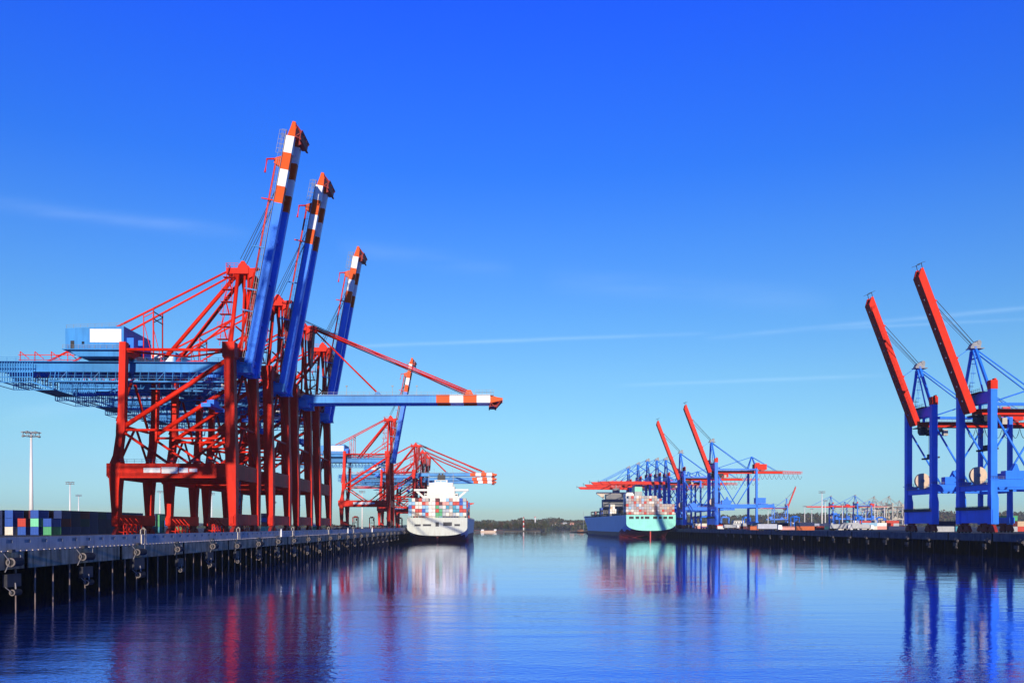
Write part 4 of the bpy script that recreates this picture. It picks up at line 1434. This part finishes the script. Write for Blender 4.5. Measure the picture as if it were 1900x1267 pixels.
SHIP_B = right_at(839, RX - 1.3 - 24.5, 0)
sb = make_ship('container_ship', 'mint green container ship moored stern-on under the far blue cranes', 24.5, 400, 22.6, 14.0, 7.0, ('mint', 'mint_shade'), 'antifoul', SHIP_B, RROT)
for (a, b_) in ((-21.8, -17.2), (-15.4, -11.8), (-10.2, -7.4), (-6.2, -1.6), (2.0, 6.0), (7.8, 10.6), (12.2, 16.0), (17.4, 21.8)):
    o = opening(sb, a, b_, 18.6, 21.2)
MB().rail([(-24, .3, 22.6), (-8, .3, 22.6), (8, .3, 22.6), (24, .3, 22.6)], 1.2, 1.8, .1).build('stern_railing', 'c_red', sb)
fb_ = MB().box(-2.2, 5.4, 74, 92, 21.7, 46).box(-2.3, 5.5, 73.9, 92.1, 46, 50.6)
fb_.box(-2.0, 5.2, 75, 91, 50.6, 55.5).box(-1, 1, 78, 80, 55.5, 56.6).box(2, 4, 78, 80, 55.5, 56.6)
fo = fb_.build('funnel', 'c_grey', sb)
MB().box(-2.4, 5.6, 73.8, 92.2, 48.6, 53.4).build('funnel_band', 'mint', fo)
MB().box(-12, -3, 74, 90, 21.7, 46.0).box(-11, -4, 75, 89, 46, 47.5).build('engine_casing', 'ship_super', sb)
sp_ = MB().box(-24, 24, 205, 218, 21.7, 24).box(-17, 17, 205, 217, 24, 44).box(-13, 13, 206, 216, 44, 51).box(-4, 4, 208, 214, 51, 58)
so = sp_.build('superstructure', 'super_shade', sb)
wg = MB().box(-24.4, 24.4, 207, 212, 50.6, 53.0)
for s in (-1, 1):
    wg.prism([(s * 24.0, 50.6), (s * 15, 50.6), (s * 15, 44.5)] if s > 0 else [(s * 24.0, 50.6), (s * 15, 44.5), (s * 15, 50.6)], 207.5, 211.5)
wg.build('bridge_wing', 'super_lit', so)
for k in range(6):
    MB().box(-16.5, 16.5, 204.9, 205.02, 25.5 + 3 * k, 26.6 + 3 * k).build('deck_window', 'glass', so)
ms = MB().bar((0, 211, 58), (0, 211, 70), .8).bar((-5, 211, 64), (5, 211, 64), .5).bar((-5, 211, 60), (-5, 211, 64), .4).bar((5, 211, 60), (5, 211, 64), .4)
ms.bar((-5.5, 211, 60), (5.5, 211, 60), .5)
ms.build('radar_mast', 'steel', so)
MBt = Matrix.Translation(SHIP_B) @ Matrix.Rotation(RROT, 4, 'Z')
for i in range(11):
    y0 = 34 + 27.5 * i
    if 195 < y0 < 225 or 70 < y0 < 95:
        continue
    w_ = 24.0 if y0 < 260 else 24.0 * (1 - (y0 - 260) / 190)
    lb = MB()
    for k in range(9):
        lb.bar((-w_ + 2 * w_ * k / 8, y0, 21.6), (-w_ + 2 * w_ * k / 8, y0, 29.8), .5)
    lb.box(-w_ - .4, w_ + .4, y0 - .5, y0 + .5, 26.0, 26.4).box(-w_ - .4, w_ + .4, y0 - .5, y0 + .5, 29.6, 30.0)
    lb.build('lashing_bridge', 'black', sb)
sr = MB()
sr.rail([(-24.3, 1, 22.6), (-24.3, 80, 22.6), (-24.3, 160, 22.6), (-24.3, 250, 22.6)], 2.2, 3.2, .28)
sr.build('side_railing', 'black', sb)
cb_ = ('beige', 'beige', 'grey', 'dusty pink', 'stone', 'cream', 'beige', 'dusty pink', 'stone', 'grey', 'beige', 'pale blue', 'tan', 'red')
ht2 = [6, 7, 7, 7, 7, 7, 7, 7, 7, 7, 7, 7, 6, 6, 4, 4, 4, 4, 4]
for c in range(19):
    x = -23.0 + c * 2.555
    for t_ in range(ht2[c]):
        col = rng.choice(cb_) if t_ > 1 else rng.choice(('dusty pink', 'beige', 'red', 'dusty pink', 'cream'))
        container(col, 12.19, '%s container at the mint ship stern, %s stack from the open water, %s tier' % (col, nth(c), TIER[t_]),
                  MBt @ Vector((x, 9.0 if c < 14 else 10.4, 22.9 + 2.66 * t_)), RROT, 'containers on the mint ship')
for bi, (y0, cs, hh, cols) in enumerate(((56, (0,), 3, ('navy', 'maroon', 'cream')), (112, (0, 1, 2), 3, ('cream', 'cream', 'white')), (125, (1, 2), 5, ('cream', 'white', 'tan')),
                                         (181, (0,), 4, ('navy', 'navy', 'blue')), (268, (2,), 3, ('navy', 'pink')))):
    for c in cs:
        for t_ in range(hh):
            col = rng.choice(cols)
            container(col, 12.19, '%s container forward on the mint ship, bay %d, %s stack from water, %s tier' % (col, bi + 2, nth(c), TIER[t_]),
                      MBt @ Vector((-22.8 + 2.555 * c, y0, 22.6 + 2.66 * t_)), RROT, 'containers on the mint ship')


# ------------------------------------------------------------------ light masts
def make_mast(hh):
    T = thing('light_mast', 'mast', 'light mast', group='tall floodlight masts')
    MB().tube((0, 0, 0), (0, 0, hh), .95, 12, .42).build('pole', 'white', T, True)
    MB().tube((0, 0, 0), (0, 0, .8), 1.3, 12, 1.2).build('base', 'concrete', T)
    r = MB()
    n = 16
    for rr, z in ((3.0, hh + .1), (3.2, hh + 1.7)):
        r.path([(rr * math.cos(2 * math.pi * i / n), rr * math.sin(2 * math.pi * i / n), z) for i in range(n + 1)], .14, 5)
    for i in range(8):
        a = 2 * math.pi * i / 8
        r.bar((0, 0, hh - .3), (3.2 * math.cos(a), 3.2 * math.sin(a), hh + .1), .16).bar((3.2 * math.cos(a), 3.2 * math.sin(a), hh + .1), (3.2 * math.cos(a), 3.2 * math.sin(a), hh + 1.7), .14).bar((0, 0, hh + 1.6), (3.2 * math.cos(a), 3.2 * math.sin(a), hh + 1.7), .14)
    ring = r.build('head_ring', 'steel', T)
    MB().tube((0, 0, hh - .4), (0, 0, hh + 1.8), .4, 10).build('mast_head', 'white', ring)
    for i in range(12):
        a = 2 * math.pi * i / 12
        lb = MB().box(-.5, .5, -.42, .42, -.2, .2).xf(Matrix.Translation((3.3 * math.cos(a), 3.3 * math.sin(a), hh + (1.75 if i % 2 else .05))) @ Matrix.Rotation(a, 4, 'Z') @ Matrix.Rotation(R(14), 4, 'Y'))
        lb.build('flood_lamp', 'steel', ring)
    return T


mk = make_mast(40)
first = True
for px, top, hh, lab in ((58, 806, 48, 'tallest white floodlight mast, behind the container lanes by the frame edge'),
                         (130, 896, 44, 'white floodlight mast, second behind the container lanes, half the height'),
                         (146, 919, 44, 'slim white floodlight mast standing close beside the second one'),
                         (297, 912, 44, 'white floodlight mast seen between the legs of the first red crane'),
                         (393, 916, 44, 'white floodlight mast glimpsed under the portal beams of the red cranes'),
                         (1525, 913, 46, 'tallest white floodlight mast in the yard of small far blue cranes'),
                         (1531, 929, 46, 'shorter mast directly behind the tallest mast of the open yard'),
                         (1493, 939, 40, 'slim mast in the open yard before the wooded bank'),
                         (1506, 944, 40, 'slimmest mast in the open yard, beside another slim one'),
                         (1425, 944, 40, 'thin mast behind the inland end of the blue portal beam'),
                         (1623, 931, 44, 'mast standing in front of the beige far cranes'),
                         (672, 912, 40, 'thin far mast under the portal of the lone red crane'),
                         (1563, 936, 40, 'slim mast between the two small far blue cranes'),
                         (1579, 948, 36, 'short slim mast beside the second small far blue crane'),
                         (1606, 945, 36, 'short slim mast before the smaller beige cranes'),
                         (1641, 938, 40, 'slim mast between the taller beige cranes'),
                         (703, 915, 40, 'thin far mast beside the waterside legs of the lone red crane')):
    zbase = LZ if px < 950 else RZ
    D = (zbase + hh + 1 - 12) * 1583 / (975 - top)
    o = mk if first else copy_tree(mk)
    first = False
    place(o, lab, px_at(px, D, zbase), 0, hh / 40)


# ------------------------------------------------------------------ yard machines, trucks, small buildings
def make_straddle(color):
    T = thing('straddle_carrier', 'carrier', 'straddle carrier')
    fr = MB()
    for s in (-1, 1):
        fr.box(s * 2.3 - .35, s * 2.3 + .35, -4.6, 4.6, 1.1, 2.0)
        for y in (-4.0, 4.0):
            fr.box(s * 2.3 - .3, s * 2.3 + .3, y - .35, y + .35, 2.0, 12.0)
        fr.box(s * 2.3 - .33, s * 2.3 + .33, -4.4, 4.4, 12.0, 12.8)
    for y in (-4.0, 4.0):
        fr.box(-1.97, 1.97, y - .3, y + .3, 12.1, 12.7)
    fo = fr.build('frame', color, T)
    MB().box(-1.6, 1.6, -2.0, 3.0, 12.8, 13.8).build('engine_deck', color, T)
    cb = MB().box(1.2, 2.6, -5.6, -4.4, 9.2, 11.4).build('cab', color, T)
    MB().box(1.35, 2.45, -5.68, -5.58, 9.9, 11.2).build('cab_window', 'glass', cb)
    MB().box(-1.2, 1.2, -3.0, 3.0, 7.0, 7.5).bar((0, 0, 7.5), (0, 0, 12.2), .2).build('spreader', 'dark_steel', T)
    for s in (-1, 1):
        for y in (-3.8, -1.3, 1.3, 3.8):
            MB().tube((s * 2.3 - .3, y, .75), (s * 2.3 + .3, y, .75), .75, 14).build('wheel', 'rubber', T)
    return T


sr_ = make_straddle('red')
sbu = make_straddle('right_blue')
for i, (px, D, lab) in enumerate(((660, 605, 'red straddle carrier between the legs of the lone red crane, by its inland leg'), (690, 640, 'red straddle carrier behind the middle of the lone red crane'),
                                  (742, 690, 'red straddle carrier beside the white ship stern on the quay'))):
    o = sr_ if i == 0 else copy_tree(sr_)
    place(o, lab, px_at(px, D, LZ), LROT + .1 * i, .72, group='red straddle carriers on the quay')
for i, (px, D, lab) in enumerate(((1548, 640, 'blue straddle carrier beside the tallest yard mast'), (1292, 900, 'blue straddle carrier between the portal legs behind the mint stern'),
                                  (1245, 1000, 'blue straddle carrier beyond the mint stern under the blue cranes'), (1634, 900, 'blue straddle carrier under the beige far cranes'),
                                  (1308, 820, 'blue straddle carrier just behind the near raised-boom crane by the mint stern'), (1345, 860, 'blue straddle carrier under the long blue portal beam'),
                                  (1385, 900, 'blue straddle carrier beside the inland legs of the long portal beam'), (1475, 820, 'blue straddle carrier behind the orange container on the open yard'),
                                  (1592, 780, 'blue straddle carrier between the pale container piles'))):
    o = sbu if i == 0 else copy_tree(sbu)
    place(o, lab, px_at(px, D, RZ), RROT + .3 * i, .9, group='blue straddle carriers in the open yard')

def make_hatch(n):
    T = thing('hatch_cover_stack', 'hatch', 'hatch covers')
    for k in range(n):
        mb = MB().box(-6.2, 6.2, -7, 7, .5 + 1.1 * k, 1.15 + 1.1 * k)
        for x in (-5, -1.7, 1.7, 5):
            mb.box(x - .2, x + .2, -6.6, 6.6, .12 + 1.1 * k, .5 + 1.1 * k)
        mb.build('cover_plate', 'c_tan' if k % 2 else 'c_brown', T)
    return T


hs_ = make_hatch(3)
for i, (px, D, lab) in enumerate(((640, 560, 'stack of tan hatch covers on the quay before the lone red crane'), (705, 650, 'stack of tan hatch covers on the quay beside the white ship stern'))):
    o = hs_ if i == 0 else copy_tree(hs_)
    place(o, lab, px_at(px, D, LZ), LROT + .05 * i, group='hatch covers set down on the quay')

tall = [(1392, 590, 6.06, ['orange']), (1404, 620, 6.06, ['red', 'tan']), (1412, 600, 12.19, ['orange']), (1437, 560, 12.19, ['navy']), (1447, 660, 12.19, ['green', 'navy']),
        (1462, 600, 12.19, ['pink']), (1474, 640, 6.06, ['tan']), (1493, 560, 12.19, ['orange', 'navy']), (1513, 620, 12.19, ['red']), (1538, 700, 12.19, ['mint', 'grey']),
        (1562, 600, 6.06, ['cream']), (1578, 640, 12.19, ['white', 'grey']), (1597, 700, 6.06, ['white']), (1612, 660, 12.19, ['cream', 'pale blue']), (1630, 680, 12.19, ['pink', 'white']),
        (1648, 720, 12.19, ['tan', 'red']), (1662, 640, 12.19, ['navy']), (1340, 800, 12.19, ['white', 'red']), (1352, 830, 12.19, ['green', 'navy']), (1372, 760, 12.19, ['maroon', 'grey']),
        (1300, 870, 12.19, ['pink', 'cream']), (1570, 800, 6.06, ['white', 'grey', 'teal']), (1588, 820, 6.06, ['tan', 'white', 'white']), (1604, 860, 12.19, ['grey', 'tan', 'red']),
        (1622, 780, 6.06, ['white', 'cream', 'grey']), (1640, 840, 6.06, ['pale blue', 'white', 'tan']), (1655, 800, 12.19, ['maroon', 'grey', 'red']), (1527, 900, 12.19, ['navy', 'grey']), (1748, 420, 12.19, ['grey', 'navy']), (1760, 460, 12.19, ['teal']), (1868, 420, 12.19, ['grey', 'maroon', 'green']), (1889, 440, 12.19, ['red', 'tan'])]
for i, (px, D, ln, cols) in enumerate(tall):
    for t_, c in enumerate(cols):
        lay = math.pi / 2 if i % 3 else RROT
        container(c, ln, '%s container in the open yard behind the dark quay, %s tier, pile %d' % (c, TIER[t_], i + 1), px_at(px, D, RZ + 2.6 * t_), lay + .05, 'containers in the open yard')


def make_truck():
    T = thing('truck', 'truck', 'truck')
    cb = MB().prism_x([(-4.6, .9), (-6.8, .9), (-6.9, 2.0), (-6.5, 3.3), (-4.8, 3.4)], -1.2, 1.2).build('cab', 'white', T)
    MB().box(-1.0, 1.0, -6.78, -6.62, 2.1, 3.0).build('windscreen', 'glass', cb)
    MB().box(-1.1, 1.1, -4.8, 6.6, .95, 1.3).build('chassis', 'dark_steel', T)
    MB().box(-1.2, 1.2, -4.0, 6.4, 1.32, 3.9).bar((-1.22, -4, 3.8), (-1.22, 6.4, 3.8), .1).build('load_box', 'c_grey', T)
    for y in (-5.7, -3.4, 3.6, 5.0):
        for s in (-1, 1):
            MB().tube((s * .75, y, .5), (s * 1.15, y, .5), .5, 12).build('wheel', 'rubber', T)
    return T


tk = make_truck()
for i, (px, D, a, lab) in enumerate(((1427, 470, 1.5, 'white truck with grey box parked on the yard by the orange containers'), (1558, 520, 1.6, 'white truck with grey box beside the blue straddle carrier'),
                                     (1600, 540, 1.4, 'white truck with grey box near the pale containers before the beige cranes'), (1356, 700, 1.7, 'white truck with grey box under the long blue portal beam'))):
    o = tk if i == 0 else copy_tree(tk)
    place(o, lab, px_at(px, D, RZ), a, group='white trucks on the open yard')


def make_house(name, label, cat, px, D, z, w, d, hgt, wallm, roofm, rise, rz=0.0, wins=4, rows=2):
    T = thing(name, label, cat, px_at(px, D, z), rz)
    MB().box(-w / 2, w / 2, -d / 2, d / 2, -4, hgt).build('wall', wallm, T)
    rf = MB().prism([(-w / 2 - .5, hgt + .01), (w / 2 + .5, hgt + .01), (w / 2 - rise * .6, hgt + rise), (-w / 2 + rise * .6, hgt + rise)], -d / 2 - .5, d / 2 + .5)
    rf.build('roof', roofm, T)
    for r_ in range(rows):
        for i in range(wins):
            x = -w / 2 + w * (i + .5) / wins
            z0 = hgt * (r_ + .35) / rows
            MB().box(x - w / wins * .22, x + w / wins * .22, -d / 2 - .06, -d / 2 + .02, z0, z0 + hgt / rows * .45).build('window', 'glass', T)
    return T


make_house('terminal_building', 'small white terminal building behind the blue portal legs', 'building', 1369, 1000, RZ, 12, 10, 8, 'ship_super', 'steel', 1.2)
make_house('warehouse', 'long low warehouse with pale lavender roof behind the orange container', 'warehouse', 1499, 1050, RZ, 30, 22, 3.4, 'steel', 'shed_roof' if 'shed_roof' in M else 'steel', 2.2, wins=6, rows=1)


# ------------------------------------------------------------------ woods, trees, bank houses
def ridge_z(x, y):
    k = (y - 2860) / 700
    return -1.5 + (hill_h(x) + 1.5) * math.sin(min(1, k * 1.4) * math.pi / 2)


def clumps(name, n, xf_, zf, size, seed, label_kind='stuff'):
    rg = random.Random(seed)
    mb = MB()
    for _ in range(n):
        x, y = xf_(rg)
        z0, hh = zf(x, y, rg)
        mb.mi(rg.choice((0, 0, 1, 1, 2, 3, 3, 4)))
        for _k in range(7):
            c = Vector((x + rg.gauss(0, size * .8), y + rg.gauss(0, size * .6), z0 + hh * rg.uniform(.25, 1.0)))
            q = Quaternion((rg.gauss(0, 1), rg.gauss(0, 1), rg.gauss(0, 1), rg.gauss(0, 1))).normalized()
            s = size * rg.uniform(.35, .75)
            vs = [c + q @ Vector(v) * s for v in ((-1, -.7, 0), (1, -.6, .2), (.8, .8, -.1), (-.7, .9, .1))]
            mb.add(vs, [(0, 1, 2, 3)])
    o = mb.build(name, ['leaf%d' % i for i in range(5)])
    o['kind'] = 'stuff'
    return o


clumps('woods', 3600, lambda g: (g.uniform(-250, 2000), 2862 + 520 * g.random() ** 1.3), lambda x, y, g: (ridge_z(x, y) - 1, g.uniform(11, 19) * (1 + .25 * math.sin(x * .05))), 6.5, 3)
clumps('treeline', 700, lambda g: (g.uniform(-2400, -420), g.uniform(2150, 2300)), lambda x, y, g: (0, g.uniform(9, 16)), 6, 4)


def make_tree(seed, hh, mats_):
    T = thing('tree', 'tree', 'tree', group='trees on the lighthouse headland')
    rg = random.Random(seed)
    tk_ = MB().tube((0, 0, -.6), (rg.uniform(-.4, .4), 0, hh * .55), hh * .028, 7, hh * .014)
    for k in range(4):
        a = rg.uniform(0, 6.28)
        tk_.tube((0, 0, hh * (.25 + .08 * k)), (math.cos(a) * hh * .2, math.sin(a) * hh * .2, hh * (.5 + .1 * k)), hh * .012, 5, hh * .005)
    tk_.build('trunk', 'bark', T)
    cr = MB()
    lobes = [(Vector((rg.uniform(-.22, .22) * hh, rg.uniform(-.2, .2) * hh, hh * rg.uniform(.35, .85))), hh * rg.uniform(.12, .22)) for _ in range(9)]
    for c, r_ in lobes:
        cr.mi(rg.choice((0, 0, 1)))
        for _ in range(42):
            dv = Vector((rg.gauss(0, 1), rg.gauss(0, 1), rg.gauss(0, 1))).normalized() * r_ * rg.uniform(.5, 1.05)
            q = Quaternion((rg.gauss(0, 1), rg.gauss(0, 1), rg.gauss(0, 1), rg.gauss(0, 1))).normalized()
            s = hh * rg.uniform(.022, .045)
            cr.add([c + dv + q @ Vector(v) * s for v in ((-1, -.7, 0), (1, -.6, .2), (.8, .8, -.1), (-.7, .9, .1))], [(0, 1, 2, 3)])
    cr.build('crown', mats_, T)
    return T


TP = [make_tree(1, 17, ['leaf0', 'leaf1']), make_tree(2, 19, ['leaf1', 'leaf3']), make_tree(3, 15, ['leaf2', 'leaf1']), make_tree(4, 18, ['leaf4', 'leaf3']), make_tree(5, 16, ['leaf3', 'leaf0'])]
TKIND = ['deep green', 'olive green', 'ochre yellow', 'rust brown', 'dull brown']
used = [False] * 5
for i in range(34):
    px = 878 + (1016 - 878) * i / 33 + rng.uniform(-2, 2)
    D = rng.uniform(1790, 1920)
    k = rng.choice((0, 1, 1, 2, 3, 3, 4, 4))
    o = TP[k] if not used[k] else copy_tree(TP[k])
    used[k] = True
    sc = rng.uniform(.85, 1.2) * (.8 if 900 < px < 925 else 1.0)
    place(o, '%s tree on the headland by the striped lighthouse, %s counting from the white ship' % (TKIND[k], nth(i)), px_at(px, D, 2.1), rng.uniform(0, 6), sc)
for k in range(5):
    if not used[k]:
        place(TP[k], '%s tree at the tip of the lighthouse headland' % TKIND[k], px_at(940 + 12 * k, 1850, 2.1), 0)

for i, (px, D, w, lab) in enumerate(((1031, 2960, 22, 'white villa with dark roof on the wooded bank beyond the lighthouse'), (1041, 2950, 12, 'small white house beside the villa on the wooded bank'),
                                     (1048, 2975, 16, 'grey-roofed house on the bank between the white villa and the ship bow'), (1061, 2985, 14, 'pink-walled house on the bank just before the mint ship bow'),
                                     (1476, 2940, 40, 'wide white house low on the wooded bank behind the open yard'))):
    x = (px - 950) * D / 1583
    make_house('bank_house', lab, 'house', px, D, ridge_z(x, D) + 4, w, 10, 9, 'ship_super' if i != 3 else 'c_pink', 'c_brown' if i != 2 else 'c_grey', 3.5)

# lighthouse and water tower
T = thing('lighthouse', 'slim white lighthouse with red bands on the low headland', 'lighthouse', px_at(971.5, 1800, 2.1))
lb = MB()
zz = [0, 6, 11, 16, 21, 25.5]
for i in range(5):
    r0, r1 = 1.5 - .09 * i, 1.5 - .09 * (i + 1)
    lb.mi(i % 2)
    lb.tube((0, 0, zz[i]), (0, 0, zz[i + 1]), r0, 14, r1)
lb.build('tower', ['ship_super', 'c_red'], T, True)
g = MB().tube((0, 0, 25.5), (0, 0, 26.0), 1.9, 14).tube((0, 0, 26.0), (0, 0, 27.6), 1.0, 12)
g.build('lantern', 'c_red', T)
MB().tube((0, 0, 27.6), (0, 0, 28.6), 1.2, 12, .15).build('cap', 'c_red', T)
T = thing('water_tower', 'small white tower with red top standing above the headland trees', 'tower', px_at(993, 2900, 20))
MB().tube((0, 0, -8), (0, 0, 20), 2.4, 12).build('shaft', 'ship_super', T, True)
MB().tube((0, 0, 20), (0, 0, 23), 3.6, 14, 3.0).build('tank', 'c_pink', T, True)


# small craft
def make_tug(name, label, cat, px, D, L2, m_h, m_c, rz):
    T = thing(name, label, cat, px_at(px, D, 0), rz)
    st = [(-L2, .55, 1.6), (-L2 * .6, 1.0, 1.5), (0, 1.05, 1.6), (L2 * .55, .85, 2.3), (L2, .06, 3.2)]
    w = L2 * .36
    hb = MB()
    vs, fs = [], []
    for (x, k, zt) in st:
        vs += [(x, -w * k, zt), (x, -w * k * .8, -.8), (x, w * k * .8, -.8), (x, w * k, zt)]
    for j in range(len(st) - 1):
        for i in range(4):
            i2 = (i + 1) % 4
            fs.append((j * 4 + i, j * 4 + i2, j * 4 + 4 + i2, j * 4 + 4 + i))
    fs += [(0, 1, 2, 3), (19, 18, 17, 16)]
    hb.add(vs, fs)
    hb.build('hull', m_h, T)
    ch = MB().box(-L2 * .3, L2 * .35, -w * .6, w * .6, 1.5, 4.2).box(-L2 * .05, L2 * .3, -w * .42, w * .42, 4.2, 6.6)
    co = ch.build('deckhouse', m_c, T)
    MB().box(-L2 * .06, L2 * .31, -w * .44, w * .44, 5.2, 6.1).build('window', 'glass', co)
    MB().bar((0, 0, 6.6), (0, 0, 11), .25).bar((-1, 0, 9.5), (1, 0, 9.5), .15).build('mast', 'steel', T)
    return T


make_tug('tugboat', 'dark tugboat with brown deckhouse low beside the mint ship bow', 'tugboat', 1076, 1500, 17, 'black', 'c_brown', .1)
make_tug('tugboat', 'dark brown and black tugboat tight under the mint ship bow', 'tugboat', 1093, 1290, 9, 'black', 'c_brown', 1.2)
T = thing('sailing_barge', 'dark barge with tall bare mast beyond the mint ship bow', 'barge', px_at(1083, 1750, 0))
MB().prism([(-14, 1.6), (-12, -.8), (12, -.8), (15, 2.2)], -3, 3).build('hull', 'black', T)
MB().tube((0, 0, 1), (0, 0, 43), .35, 8, .2).build('mast', 'steel', T)
MB().box(-10, -4, -2, 2, 1.6, 3.8).build('cabin', 'c_tan', T)
for i, (px, D, ln, col, lab) in enumerate(((884, 1690, 26, 'black', 'dark barge moored at the headland beside the white ship'), (906, 1560, 30, 'c_tan', 'long yellow-brown barge moored at the headland'),
                                           (926, 1640, 24, 'black', 'dark barge with white wheelhouse moored at the headland'))):
    T = thing('barge', lab, 'barge', px_at(px, D, 0), .05)
    MB().prism([(-ln / 2, 2.4), (-ln / 2 + 2, -.8), (ln / 2 - 3, -.8), (ln / 2, 3.0)], -3.5, 3.5).build('hull', col, T)
    MB().box(-ln / 2 + 2, -ln / 2 + 7, -2.4, 2.4, 2.4, 5.2).build('wheelhouse', 'ship_super', T)
    MB().box(-ln / 2 + 8, ln / 2 - 5, -2.6, 2.6, 2.6, 3.6).build('hatch_cover', 'c_maroon' if col == 'black' else 'c_brown', T)


# ------------------------------------------------------------------ air
hm = bpy.data.materials.new('haze')
hm.use_nodes = True
hm.node_tree.nodes.clear()
pv = hm.node_tree.nodes.new('ShaderNodeVolumePrincipled')
pv.inputs['Color'].default_value = (.72, .84, 1.0, 1)
pv.inputs['Density'].default_value = 0.00006
pv.inputs['Anisotropy'].default_value = 0.0
ho_ = hm.node_tree.nodes.new('ShaderNodeOutputMaterial')
hm.node_tree.links.new(pv.outputs[0], ho_.inputs['Volume'])
M['haze'] = hm
hz = MB().box(-5900, 5900, -590, 8900, -5.0, 140.0).build('haze', 'haze')
hz['kind'] = 'stuff'
